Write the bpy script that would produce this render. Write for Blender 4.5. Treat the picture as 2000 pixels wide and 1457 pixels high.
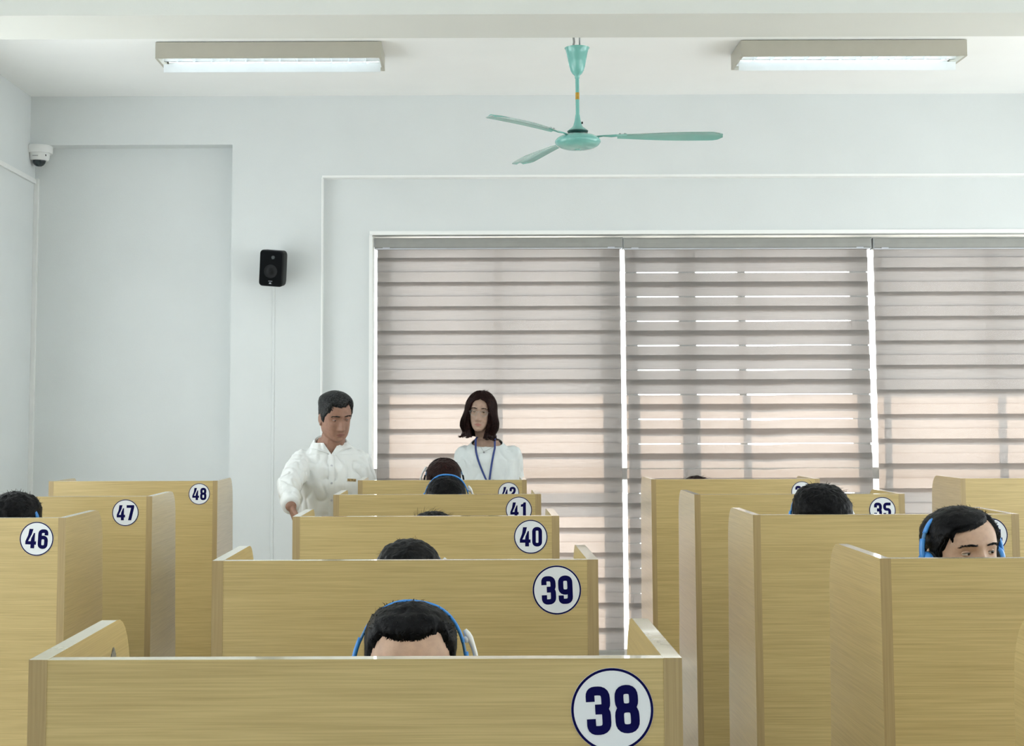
import bpy, bmesh, math, random
from mathutils import Vector, Matrix, noise
from mathutils.bvhtree import BVHTree
PI = math.pi
random.seed(7)
for o in list(bpy.data.objects):
    bpy.data.objects.remove(o)
scene = bpy.context.scene
C = scene.collection

# ------------------------------------------------------------------ camera
F_PX, PPX, PPY, CAM_Z = 2750.0, 924.06, 599.27, 1.6
PITCH, ROLL = math.radians(4.5), 0.0032
_F = Vector((0, math.cos(PITCH), math.sin(PITCH)))
_U0 = Vector((0, -math.sin(PITCH), math.cos(PITCH)))
_R0 = Vector((1, 0, 0))
_R = _R0 * math.cos(ROLL) - _U0 * math.sin(ROLL)
_U = _U0 * math.cos(ROLL) + _R0 * math.sin(ROLL)
cam_data = bpy.data.cameras.new('camera')
cam_data.sensor_fit = 'HORIZONTAL'
cam_data.sensor_width = 36.0
cam_data.lens = 36.0 * F_PX / 2000.0
cam_data.shift_x = (1000.0 - PPX) / 2000.0
cam_data.shift_y = (PPY - 728.5) / 2000.0
cam_data.clip_start = 0.05
cam = bpy.data.objects.new('camera', cam_data)
m = Matrix.Identity(4)
for i in range(3):
    m[i][0], m[i][1], m[i][2] = _R[i], _U[i], -_F[i]
m[2][3] = CAM_Z
cam.matrix_world = m
C.objects.link(cam)
scene.camera = cam

def at(px, py, Y):
    """world point on the plane y = Y seen at a pixel of the 2000x1457 frame"""
    d = _F + _R * ((px - PPX) / F_PX) - _U * ((py - PPY) / F_PX)
    return Vector((0, 0, CAM_Z)) + d * (Y / d.y)

# ------------------------------------------------------------------ world, sun, exposure
world = bpy.data.worlds.new('sky')
scene.world = world
world.use_nodes = True
bg = world.node_tree.nodes['Background']
bg.inputs[0].default_value = (0.95, 0.97, 1.0, 1)
bg.inputs[1].default_value = 5.4
sun_d = bpy.data.lights.new('sun', 'SUN')
sun_d.energy = 11.0
sun_d.color = (1.0, 0.76, 0.57)
sun_d.angle = math.radians(0.6)
sun = bpy.data.objects.new('sun', sun_d)
sun.rotation_euler = Vector((-0.03, -1.0, -1.08)).to_track_quat('-Z', 'Y').to_euler()
C.objects.link(sun)
vs = scene.view_settings
scene.display_settings.display_device = 'sRGB'
vs.view_transform = 'Standard'
vs.look = 'None'
vs.exposure = -0.18
vs.gamma = 1.0
vs.use_curve_mapping = False
TUBE_STRENGTH = 7.0

# ------------------------------------------------------------------ materials
def new_mat(name):
    mt = bpy.data.materials.new(name)
    mt.use_nodes = True
    return mt, mt.node_tree.nodes, mt.node_tree.links, mt.node_tree.nodes['Principled BSDF']

def plain(name, col, rough=0.5, metal=0.0, spec=0.5, var=0.04, scale=14.0, bump=0.0, bscale=120.0, coat=0.0):
    mt, n, l, b = new_mat(name)
    tc = n.new('ShaderNodeTexCoord')
    ns = n.new('ShaderNodeTexNoise')
    ns.inputs['Scale'].default_value = scale
    ns.inputs['Detail'].default_value = 4
    l.new(tc.outputs['Object'], ns.inputs['Vector'])
    rp = n.new('ShaderNodeValToRGB')
    rp.color_ramp.elements[0].position, rp.color_ramp.elements[1].position = 0.3, 0.7
    rp.color_ramp.elements[0].color = tuple(max(0, c * (1 - var)) for c in col) + (1,)
    rp.color_ramp.elements[1].color = tuple(min(1, c * (1 + var)) for c in col) + (1,)
    l.new(ns.outputs['Fac'], rp.inputs['Fac'])
    l.new(rp.outputs['Color'], b.inputs['Base Color'])
    b.inputs['Roughness'].default_value = rough
    b.inputs['Metallic'].default_value = metal
    b.inputs['Specular IOR Level'].default_value = spec
    b.inputs['Coat Weight'].default_value = coat
    if bump > 0:
        n2 = n.new('ShaderNodeTexNoise')
        n2.inputs['Scale'].default_value = bscale
        n2.inputs['Detail'].default_value = 3
        l.new(tc.outputs['Object'], n2.inputs['Vector'])
        bp = n.new('ShaderNodeBump')
        bp.inputs['Strength'].default_value = bump
        bp.inputs['Distance'].default_value = 0.002
        l.new(n2.outputs['Fac'], bp.inputs['Height'])
        l.new(bp.outputs['Normal'], b.inputs['Normal'])
    return mt

def wood(name, axis, light, dark, rough=0.38, coat=0.4):
    """oak laminate: fine grain lines running along one axis"""
    mt, n, l, b = new_mat(name)
    tc = n.new('ShaderNodeTexCoord')
    oi = n.new('ShaderNodeObjectInfo')
    ml = n.new('ShaderNodeMath'); ml.operation = 'MULTIPLY'; ml.inputs[1].default_value = 37.0
    l.new(oi.outputs['Random'], ml.inputs[0])
    cb = n.new('ShaderNodeCombineXYZ')
    for k in range(3):
        l.new(ml.outputs[0], cb.inputs[k])
    ad = n.new('ShaderNodeVectorMath'); ad.operation = 'ADD'
    l.new(tc.outputs['Object'], ad.inputs[0]); l.new(cb.outputs[0], ad.inputs[1])
    def layer(along, across, det, rough_, dist=0.0):
        mp = n.new('ShaderNodeMapping')
        s = [across] * 3; s[axis] = along
        mp.inputs['Scale'].default_value = s
        l.new(ad.outputs[0], mp.inputs['Vector'])
        ns = n.new('ShaderNodeTexNoise')
        ns.inputs['Scale'].default_value = 1.0
        ns.inputs['Detail'].default_value = det
        ns.inputs['Roughness'].default_value = rough_
        ns.inputs['Distortion'].default_value = dist
        l.new(mp.outputs[0], ns.inputs['Vector'])
        return ns
    fine = layer(6.0, 420.0, 2, 0.55)
    mid = layer(2.6, 120.0, 5, 0.7, 0.6)
    broad = layer(0.9, 13.0, 2, 0.5, 0.8)
    def math_(op, a, bb):
        q = n.new('ShaderNodeMath'); q.operation = op
        for i, v in enumerate((a, bb)):
            if isinstance(v, (int, float)): q.inputs[i].default_value = v
            else: l.new(v, q.inputs[i])
        return q.outputs[0]
    s1 = math_('MULTIPLY', fine.outputs['Fac'], 0.46)
    s2 = math_('MULTIPLY', mid.outputs['Fac'], 0.40)
    s3 = math_('MULTIPLY', broad.outputs['Fac'], 0.14)
    sm = math_('ADD', math_('ADD', s1, s2), s3)
    rp = n.new('ShaderNodeValToRGB')
    e = rp.color_ramp.elements
    e[0].position, e[1].position = 0.38, 0.60
    e[0].color, e[1].color = dark + (1,), light + (1,)
    l.new(sm, rp.inputs['Fac'])
    l.new(rp.outputs['Color'], b.inputs['Base Color'])
    b.inputs['Roughness'].default_value = rough
    b.inputs['Specular IOR Level'].default_value = 0.5
    b.inputs['Coat Weight'].default_value = coat
    b.inputs['Coat Roughness'].default_value = 0.30
    bp = n.new('ShaderNodeBump'); bp.inputs['Strength'].default_value = 0.05; bp.inputs['Distance'].default_value = 0.0005
    l.new(sm, bp.inputs['Height']); l.new(bp.outputs['Normal'], b.inputs['Normal'])
    return mt

def emit(name, col, s):
    mt, n, l, b = new_mat(name)
    b.inputs['Base Color'].default_value = col + (1,)
    b.inputs['Emission Color'].default_value = col + (1,)
    b.inputs['Emission Strength'].default_value = s
    return mt

def fabric(name, refl, trans, see=0.0, stretch=(3, 3, 160)):
    """woven cloth: diffuse reflection, diffuse transmission and a share of open weave"""
    mt, n, l, b = new_mat(name)
    n.remove(b)
    out = n['Material Output']
    tc = n.new('ShaderNodeTexCoord'); mp = n.new('ShaderNodeMapping'); mp.inputs['Scale'].default_value = stretch
    l.new(tc.outputs['Object'], mp.inputs['Vector'])
    ns = n.new('ShaderNodeTexNoise'); ns.inputs['Scale'].default_value = 2.0; ns.inputs['Detail'].default_value = 3
    l.new(mp.outputs[0], ns.inputs['Vector'])
    def col(c, v):
        rp = n.new('ShaderNodeValToRGB')
        rp.color_ramp.elements[0].position, rp.color_ramp.elements[1].position = 0.3, 0.7
        rp.color_ramp.elements[0].color = tuple(x * (1 - v) for x in c) + (1,)
        rp.color_ramp.elements[1].color = tuple(min(1, x * (1 + v)) for x in c) + (1,)
        l.new(ns.outputs['Fac'], rp.inputs['Fac'])
        return rp.outputs['Color']
    df = n.new('ShaderNodeBsdfDiffuse'); l.new(col(refl, .06), df.inputs['Color'])
    tr = n.new('ShaderNodeBsdfTranslucent'); l.new(col(trans, .05), tr.inputs['Color'])
    add = n.new('ShaderNodeAddShader'); l.new(df.outputs[0], add.inputs[0]); l.new(tr.outputs[0], add.inputs[1])
    mx = n.new('ShaderNodeMixShader'); mx.inputs[0].default_value = see
    tp = n.new('ShaderNodeBsdfTransparent')
    l.new(add.outputs[0], mx.inputs[1]); l.new(tp.outputs[0], mx.inputs[2])
    l.new(mx.outputs[0], out.inputs['Surface'])
    return mt

def glass(name):
    mt, n, l, b = new_mat(name)
    n.remove(b)
    tp = n.new('ShaderNodeBsdfTransparent'); tp.inputs[0].default_value = (0.95, 0.97, 0.96, 1)
    gl = n.new('ShaderNodeBsdfGlossy'); gl.inputs['Roughness'].default_value = 0.02
    mx = n.new('ShaderNodeMixShader'); mx.inputs[0].default_value = 0.04
    l.new(tp.outputs[0], mx.inputs[1]); l.new(gl.outputs[0], mx.inputs[2])
    l.new(mx.outputs[0], n['Material Output'].inputs['Surface'])
    return mt

def hair_mat(name, a, bcol, rough=0.42):
    mt, n, l, b = new_mat(name)
    tc = n.new('ShaderNodeTexCoord')
    ns = n.new('ShaderNodeTexNoise'); ns.inputs['Scale'].default_value = 160; ns.inputs['Detail'].default_value = 5
    l.new(tc.outputs['Object'], ns.inputs['Vector'])
    rp = n.new('ShaderNodeValToRGB')
    rp.color_ramp.elements[0].position, rp.color_ramp.elements[1].position = 0.38, 0.66
    rp.color_ramp.elements[0].color, rp.color_ramp.elements[1].color = a + (1,), bcol + (1,)
    l.new(ns.outputs['Fac'], rp.inputs['Fac']); l.new(rp.outputs['Color'], b.inputs['Base Color'])
    b.inputs['Roughness'].default_value = rough
    b.inputs['Specular IOR Level'].default_value = 0.10
    bp = n.new('ShaderNodeBump'); bp.inputs['Strength'].default_value = 0.6; bp.inputs['Distance'].default_value = 0.002
    l.new(ns.outputs['Fac'], bp.inputs['Height']); l.new(bp.outputs['Normal'], b.inputs['Normal'])
    return mt

def skin_mat(name, col):
    mt = plain(name, col, rough=0.5, var=0.10, scale=60, bump=0.15, bscale=700, spec=0.35)
    b = mt.node_tree.nodes['Principled BSDF']
    b.inputs['Subsurface Weight'].default_value = 0.08
    b.inputs['Subsurface Radius'].default_value = (0.012, 0.005, 0.003)
    b.inputs['Subsurface Scale'].default_value = 0.5
    return mt

OAK_L, OAK_D = (0.612, 0.468, 0.206), (0.460, 0.340, 0.137)
M = {}
M['wall'] = plain('wall_paint', (0.735, 0.765, 0.765), rough=0.85, var=0.015, scale=3, bump=0.25, bscale=220, spec=0.2)
M['ceiling'] = plain('ceiling_paint', (0.94, 0.95, 0.94), rough=0.9, var=0.012, scale=3, bump=0.2, bscale=200, spec=0.2)
M['daylit_edge'] = plain('daylit_edge_white', (0.93, 0.94, 0.93), rough=0.5, var=0.01)  # paler than the wall: painted daylight on recess and window edges
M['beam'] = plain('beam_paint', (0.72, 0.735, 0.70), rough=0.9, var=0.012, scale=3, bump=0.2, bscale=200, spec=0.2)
M['floor'] = plain('floor_tile', (0.80, 0.77, 0.70), rough=0.25, var=0.06, scale=5)
M['grout'] = plain('tile_grout', (0.40, 0.38, 0.34), rough=0.8)
M['oak_x'] = wood('oak_laminate_along_x', 0, OAK_L, OAK_D)
M['oak_y'] = wood('oak_laminate_along_y', 1, OAK_L, OAK_D, 0.24, 1.0)
M['oak_z'] = wood('oak_edging_vertical', 2, (0.44, 0.325, 0.155), (0.36, 0.255, 0.112))
M['oak_lit_top'] = plain('oak_laminate_lit_top', (0.78, 0.69, 0.46), rough=0.2, var=0.05, scale=30, spec=0.6, coat=1.0)  # cream tone paints overhead light onto the booth top edges
M['sign'] = plain('sign_white_vinyl', (0.80, 0.83, 0.86), rough=0.3, var=0.01)
M['navy'] = plain('sign_navy_ink', (0.003, 0.003, 0.060), rough=0.6, var=0.05, spec=0.08)
M['white'] = plain('white_plastic', (0.82, 0.83, 0.82), rough=0.4, var=0.02)
M['frame'] = plain('window_frame_white', (0.80, 0.81, 0.82), rough=0.35, var=0.02)
M['housing'] = plain('light_housing_enamel', (0.46, 0.44, 0.37), rough=0.45, var=0.02)
M['louver'] = plain('louver_aluminium', (0.86, 0.90, 0.93), rough=0.28, metal=0.6, var=0.02)
M['tube'] = emit('fluorescent_tube', (0.86, 0.96, 1.0), TUBE_STRENGTH)
M['teal'] = plain('fan_teal_enamel', (0.19, 0.50, 0.45), rough=0.18, var=0.03, coat=0.5)
M['teal_dark'] = plain('fan_gap_shade', (0.03, 0.10, 0.09), rough=0.4)
M['gold'] = plain('brass_sticker', (0.50, 0.30, 0.04), rough=0.4, metal=0.3, var=0.2, scale=90)
M['steel'] = plain('steel_grey', (0.35, 0.36, 0.36), rough=0.35, metal=0.8)
M['black'] = plain('black_plastic', (0.006, 0.007, 0.008), rough=0.5, spec=0.2)
M['black_gloss'] = plain('black_gloss', (0.02, 0.03, 0.035), rough=0.08)
M['grille'] = plain('speaker_grille', (0.004, 0.005, 0.006), rough=0.7, bump=0.9, bscale=900, spec=0.1)
M['mark'] = plain('badge_silver', (0.55, 0.57, 0.62), rough=0.4)
M['cassette'] = plain('blind_cassette_grey', (0.33, 0.33, 0.31), rough=0.7, bump=0.2, bscale=500)
M['band'] = fabric('blind_woven_band', (0.10, 0.105, 0.103), (0.25, 0.226, 0.217), 0.02)
M['sheer'] = fabric('blind_sheer_mesh', (0.10, 0.10, 0.10), (0.16, 0.16, 0.16), 0.80)
M['glass'] = glass('window_glass')
M['terrace'] = plain('terrace_concrete', (0.70, 0.68, 0.64), rough=0.8)
M['blue'] = plain('headset_blue_plastic', (0.05, 0.27, 0.72), rough=0.3, var=0.03)
M['slider'] = plain('headset_slider', (0.06, 0.20, 0.42), rough=0.3)
M['foam'] = plain('headset_foam', (0.02, 0.02, 0.022), rough=0.9)
M['shirt'] = plain('white_cotton', (0.78, 0.80, 0.79), rough=0.85, var=0.02, bump=0.2, bscale=900)
M['blouse'] = plain('white_knit', (0.72, 0.76, 0.76), rough=0.9, var=0.03, bump=0.4, bscale=600)
M['trousers'] = plain('dark_trousers', (0.03, 0.032, 0.04), rough=0.85)
M['shoe'] = plain('black_leather', (0.02, 0.02, 0.02), rough=0.35)
M['tee_grey'] = plain('grey_cotton', (0.20, 0.21, 0.24), rough=0.9)
M['skin_man'] = skin_mat('skin_tan', (0.30, 0.165, 0.115))
M['skin_woman'] = skin_mat('skin_light', (0.43, 0.29, 0.22))
M['skin_boy'] = skin_mat('skin_medium', (0.55, 0.37, 0.27))
M['lip'] = skin_mat('lip_skin', (0.38, 0.17, 0.14))
M['lip_man'] = skin_mat('lip_skin_dark', (0.235, 0.105, 0.08))
M['hair_black'] = hair_mat('hair_black', (0.0015, 0.0015, 0.002), (0.007, 0.007, 0.008))
M['hair_grey'] = hair_mat('hair_greying', (0.006, 0.006, 0.007), (0.048, 0.050, 0.050))
M['hair_brown'] = hair_mat('hair_dark_brown', (0.006, 0.003, 0.003), (0.034, 0.012, 0.010))
M['eye_white'] = plain('eye_white', (0.66, 0.62, 0.60), rough=0.15)
M['iris'] = plain('iris_dark', (0.012, 0.007, 0.005), rough=0.08)
M['lanyard'] = plain('lanyard_navy', (0.03, 0.055, 0.22), rough=0.7)
M['grey_tone'] = plain('grey_mottled', (0.20, 0.185, 0.15), rough=0.7, var=0.5, scale=140)
M['chair_cloth'] = plain('chair_blue_grey', (0.06, 0.075, 0.10), rough=0.9)

# ------------------------------------------------------------------ object helpers
def tag(o, label=None, cat=None, group=None, kind=None):
    if label: o['label'] = label
    if cat: o['category'] = cat
    if group: o['group'] = group
    if kind: o['kind'] = kind
    return o

def thing(name, label, cat, loc=(0, 0, 0), rotz=0.0, group=None):
    o = bpy.data.objects.new(name, None)
    o.empty_display_size = 0.1
    C.objects.link(o)
    o.location = loc
    o.rotation_euler = (0, 0, rotz)
    return tag(o, label, cat, group)

class MB:
    """collects shapes; build() links them as one mesh object"""
    def __init__(self):
        self.v, self.f, self.mi, self.cur = [], [], [], 0
    def add(self, vs_, fs):
        b = len(self.v)
        self.v += [tuple(p) for p in vs_]
        for f in fs:
            self.f.append([b + i for i in f]); self.mi.append(self.cur)
        return self
    def box(self, x0, x1, y0, y1, z0, z1):
        p = [(x, y, z) for x in (x0, x1) for y in (y0, y1) for z in (z0, z1)]
        return self.add(p, [(0, 1, 3, 2), (4, 6, 7, 5), (0, 4, 5, 1), (2, 3, 7, 6), (0, 2, 6, 4), (1, 5, 7, 3)])
    def prism(self, pts, axis, a0, a1):
        """extrude a 2-D outline along an axis (the outline fills the other two, in order)"""
        n = len(pts)
        def P(u, v, a):
            return {0: (a, u, v), 1: (u, a, v), 2: (u, v, a)}[axis]
        vv = [P(u, v, a0) for u, v in pts] + [P(u, v, a1) for u, v in pts]
        fs = [tuple(range(n)), tuple(range(2 * n - 1, n - 1, -1))]
        fs += [(i, n + i, n + (i + 1) % n, (i + 1) % n) for i in range(n)]
        return self.add(vv, fs)
    def lathe(self, prof, seg=32, c=(0, 0, 0), cap=True):
        """profile of (radius, z) turned about the z axis"""
        vv, fs = [], []
        for r, z in prof:
            for k in range(seg):
                a = 2 * PI * k / seg
                vv.append((c[0] + r * math.cos(a), c[1] + r * math.sin(a), c[2] + z))
        for i in range(len(prof) - 1):
            for k in range(seg):
                k2 = (k + 1) % seg
                fs.append((i * seg + k, i * seg + k2, (i + 1) * seg + k2, (i + 1) * seg + k))
        if cap:
            fs.append(tuple(range(seg - 1, -1, -1)))
            e = (len(prof) - 1) * seg
            fs.append(tuple(range(e, e + seg)))
        return self.add(vv, fs)
    def tube(self, path, r, seg=10, flat=1.0, up=None):
        """round (or flattened) tube along a path; r a number or one per point"""
        path = [Vector(p) for p in path]
        n = len(path)
        rr = r if isinstance(r, (list, tuple)) else [r] * n
        vv, fs = [], []
        ref = Vector(up) if up else Vector((0.13, 0.21, 0.97))
        for i, p in enumerate(path):
            t = (path[min(i + 1, n - 1)] - path[max(i - 1, 0)]).normalized()
            a = t.cross(ref)
            if a.length < 1e-4: a = t.cross(Vector((1, 0, 0)))
            a.normalize(); b = t.cross(a).normalized()
            for k in range(seg):
                w = 2 * PI * k / seg
                vv.append(p + a * (rr[i] * math.cos(w)) + b * (rr[i] * flat * math.sin(w)))
        for i in range(n - 1):
            for k in range(seg):
                k2 = (k + 1) % seg
                fs.append((i * seg + k, i * seg + k2, (i + 1) * seg + k2, (i + 1) * seg + k))
        fs.append(tuple(range(seg - 1, -1, -1)))
        fs.append(tuple(range((n - 1) * seg, n * seg)))
        return self.add(vv, fs)
    def ball(self, c, r, seg=16, rings=10, mat=None):
        """ellipsoid; r a number or three radii"""
        r = (r, r, r) if isinstance(r, (int, float)) else r
        c = Vector(c)
        vv = [Vector((0, 0, r[2]))]
        for i in range(1, rings):
            e = PI * i / rings
            for k in range(seg):
                a = 2 * PI * k / seg
                vv.append(Vector((r[0] * math.sin(e) * math.cos(a), r[1] * math.sin(e) * math.sin(a), r[2] * math.cos(e))))
        vv.append(Vector((0, 0, -r[2])))
        L = len(vv) - 1
        fs = [(0, 1 + k, 1 + (k + 1) % seg) for k in range(seg)]
        for i in range(rings - 2):
            for k in range(seg):
                k2 = (k + 1) % seg
                fs.append((1 + i * seg + k, 1 + (i + 1) * seg + k, 1 + (i + 1) * seg + k2, 1 + i * seg + k2))
        b = 1 + (rings - 2) * seg
        fs += [(L, b + (k + 1) % seg, b + k) for k in range(seg)]
        return self.add([c + (mat @ v if mat else v) for v in vv], fs)
    def capsule(self, a, b, ra, rb, seg=14):
        a, b = Vector(a), Vector(b)
        q = Vector((0, 0, 1)).rotation_difference((b - a).normalized()).to_matrix()
        L = (b - a).length
        prof = []
        for i in range(1, 6):
            e = PI / 2 * i / 5
            prof.append((ra * math.sin(e), -ra * math.cos(e)))
        for i in range(0, 5):
            e = PI / 2 * i / 5
            prof.append((rb * math.cos(e), L + rb * math.sin(e)))
        t = MB().lathe(prof, seg)
        return self.add([a + q @ Vector(p) for p in t.v], t.f)
    def loft(self, rings):
        """rings of equal length, capped"""
        n = len(rings[0])
        vv = [p for r in rings for p in r]
        fs = [(i * n + k, i * n + (k + 1) % n, (i + 1) * n + (k + 1) % n, (i + 1) * n + k) for i in range(len(rings) - 1) for k in range(n)]
        fs += [tuple(range(n - 1, -1, -1)), tuple(range((len(rings) - 1) * n, len(rings) * n))]
        return self.add(vv, fs)
    def grid(self, rows, closed=False):
        n = len(rows[0])
        vv = [p for r in rows for p in r]
        fs = []
        for i in range(len(rows) - 1):
            for k in range(n if closed else n - 1):
                k2 = (k + 1) % n
                fs.append((i * n + k, i * n + k2, (i + 1) * n + k2, (i + 1) * n + k))
        return self.add(vv, fs)
    def move(self, mat):
        self.v = [tuple(mat @ Vector(p)) for p in self.v]
        return self
    def mesh(self, name, mats, smooth=False, fix=True):
        me = bpy.data.meshes.new(name)
        me.from_pydata(self.v, [], self.f)
        for mt in (mats if isinstance(mats, (list, tuple)) else [mats]):
            me.materials.append(M[mt])
        for p, i in zip(me.polygons, self.mi):
            p.material_index = i
            p.use_smooth = smooth
        if fix:
            bm = bmesh.new(); bm.from_mesh(me)
            bmesh.ops.recalc_face_normals(bm, faces=bm.faces)
            bm.to_mesh(me); bm.free()
        me.update()
        return me
    def build(self, name, mats, parent=None, smooth=False, bevel=0.0, fix=True, auto=False):
        o = bpy.data.objects.new(name, self.mesh(name, mats, smooth or auto, fix))
        C.objects.link(o)
        if parent: o.parent = parent
        if bevel > 0:
            md = o.modifiers.new('bevel', 'BEVEL')
            md.width, md.segments, md.limit_method = bevel, 2, 'ANGLE'
        if auto:
            for e in o.data.edges: pass
            o.data.set_sharp_from_angle(angle=math.radians(35))
        return o

def link(name, me, parent=None, loc=(0, 0, 0)):
    o = bpy.data.objects.new(name, me)
    C.objects.link(o)
    o.location = loc
    if parent: o.parent = parent
    return o

# ------------------------------------------------------------------ the room
YW = 8.80                     # back wall plane
YL = 8.92                     # plane of the recess on the left
YR = 8.87                     # plane of the recess around the window
XL, XR, YB, ZC = -2.80, 4.45, -3.6, 3.60
def px_x(x, y=800, Y=YW): return at(x, y, Y).x
def px_z(y, x=924, Y=YW): return at(x, y, Y).z
ZC = px_z(186, 900)
x_rec1 = px_x(452, 500)       # right end of the left recess
z_rec1 = px_z(283, 250)
x_rec2 = px_x(629, 500)       # left end of the window recess
z_rec2 = px_z(345, 1200)
x_win0 = px_x(725, 700, YR)   # window opening
z_win1 = px_z(457, 1200, YR)
X_WIN1 = 4.16
Z_WIN0 = 0.06
Y_GLASS = 9.12
Y_BL = 8.945                  # plane of the blinds

fl = MB().box(XL - .2, XR + .2, YB - .2, 9.3, -0.12, -0.008).build('floor', 'grout')
tag(fl, 'pale tiled floor under the booths', kind='structure')
ti = MB().box(-.297, .297, -.297, .297, -0.008, 0.0).mesh('floor_tile', 'floor')
x = XL + .3
while x < XR:
    y = 1.5
    while y < 8.8:
        link('floor_tile', ti, fl, (x, y, 0)); y += .6
    x += .6
tag(MB().box(XL - .2, XR + .2, YB - .2, 9.20, ZC, ZC + .2).build('ceiling', 'ceiling'), 'white painted ceiling', kind='structure')
w = MB()
w.box(XL, x_rec1, YL, 9.20, 0, z_rec1)                     # recessed panel on the left
w.box(XL - .2, XR + .2, YW, 9.20, z_rec1, ZC)              # upper band
w.box(x_rec1, x_rec2, YW, 9.20, 0, z_rec1)                 # pier with the loudspeaker
w.box(x_rec2, XR + .2, YW, 9.20, z_rec2, z_rec1)
w.box(x_rec2, x_win0, YR, 9.20, 0, z_rec2)                 # recess around the window
w.box(x_win0, XR + .2, YR, 9.20, z_win1, z_rec2)
w.box(X_WIN1, XR + .2, YR, 9.20, 0, z_win1)
w.box(x_win0, X_WIN1, YR, 9.20, -.1, Z_WIN0)
w.box(XL - .2, XL, YL, 9.20, 0, z_rec1)
tag(w.build('wall_back', 'wall'), 'white back wall with a shallow recess beside the window', kind='structure')
# left wall; unseen tall windows added towards the camera to brighten the room
w = MB()
LW = [(5.4, 7.7), (2.5, 4.8), (-.4, 1.9)]
w.box(XL - .2, XL, 7.7, YL, 0, ZC)
w.box(XL - .2, XL, 4.8, 5.4, 0, ZC); w.box(XL - .2, XL, 1.9, 2.5, 0, ZC); w.box(XL - .2, XL, YB, -.4, 0, ZC)
for a, b in LW:
    w.box(XL - .2, XL, a, b, 0, .9); w.box(XL - .2, XL, a, b, 3.0, ZC)
tag(w.build('wall_left', 'wall'), 'white left side wall', kind='structure')
for i, (a, b) in enumerate(LW):
    o = MB().box(XL - .12, XL - .11, a, b, .9, 3.0).build('window_%d' % (i + 2), 'glass')
    tag(o, 'unseen window added in the left wall for side light', kind='structure')
    fr = MB()
    for q in (a, (a + b) / 2 - .03, b - .06): fr.box(XL - .15, XL - .08, q, q + .06, .9, 3.0)
    for q in (.9, 2.94): fr.box(XL - .15, XL - .08, a, b, q, q + .06)
    fr.build('window_frame', 'frame', o)
w = MB()
RW = [(5.0, 8.4), (1.2, 4.6), (-2.6, 0.8)]  # unseen windows added in the right wall to light the booth sides
e_ = 9.20
for a, b in RW:
    w.box(XR, XR + .2, b, e_, 0, ZC); e_ = a
    w.box(XR, XR + .2, a, b, 0, .9); w.box(XR, XR + .2, a, b, 3.0, ZC)
w.box(XR, XR + .2, YB, e_, 0, ZC)
tag(w.build('wall_right', 'wall'), 'white right side wall', kind='structure')
for i, (a, b) in enumerate(RW):
    o = MB().box(XR + .11, XR + .12, a, b, .9, 3.0).build('window_%d' % (i + 5), 'glass')
    tag(o, 'unseen window added in the right wall for side light', kind='structure')
    fr = MB()
    for q in (a, (a + b) / 2 - .03, b - .06): fr.box(XR + .08, XR + .15, q, q + .06, .9, 3.0)
    for q in (.9, 2.94): fr.box(XR + .08, XR + .15, a, b, q, q + .06)
    fr.build('window_frame', 'frame', o)
w = MB()
w.box(XL - .2, XR + .2, YB - .2, YB, 0, ZC)
tag(w.build('wall_front', 'wall'), 'white wall behind the camera', kind='structure')
for i, (a, b) in enumerate(()):
    o = MB().box(a, b, YB - .12, YB - .11, .9, 2.8).build('window_%d' % (i + 8), 'glass')
    tag(o, 'window in the wall behind the camera', kind='structure')
    fr = MB()
    for q in (a, (a + b) / 2 - .03, b - .06): fr.box(q, q + .06, YB - .15, YB - .08, .9, 2.8)
    for q in (.9, 2.74): fr.box(a, b, YB - .15, YB - .08, q, q + .06)
    fr.build('window_frame', 'frame', o)
# added white strips: daylight on the recess and window edges put into colour
tag(MB().box(x_rec2 - .002, XR, YW - .004, YR, z_rec2 - .001, z_rec2 + .013).build('recess_daylit_top', 'daylit_edge'), 'white strip painted as the daylit top edge of the window recess', kind='structure')
tag(MB().box(x_rec2 - .005, x_rec2 + .002, YW - .004, YR, 0, z_rec2).build('recess_daylit_side', 'daylit_edge'), 'white strip painted as the daylit left edge of the window recess', kind='structure')
tag(MB().box(x_win0 - .012, X_WIN1, YR - .012, YR + .02, z_win1 - .002, z_win1 + .022).build('window_daylit_top', 'daylit_edge'), 'white strip painted as the daylit soffit over the window', kind='structure')
tag(MB().box(x_win0 - .014, x_win0 + .006, YR - .012, YR + .02, 0, z_win1).build('window_daylit_side', 'daylit_edge'), 'white strip painted as the daylit reveal left of the window', kind='structure')
# ceiling beam
yb0, yb1 = 5.66, 6.02
zb = at(950, 74, yb1).z
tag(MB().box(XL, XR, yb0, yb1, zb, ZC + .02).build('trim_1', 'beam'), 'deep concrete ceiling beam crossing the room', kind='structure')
# outdoors
tag(MB().box(-6, 10, 9.20, 14, -.3, -.02).build('terrace_floor', 'terrace'), 'sunlit terrace outside the window', kind='structure')
tag(MB().box(-6, 10, 9.20, 10.40, 3.3, 3.5).build('roof_eave', 'terrace'), 'roof eave over the terrace', kind='structure')

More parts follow.
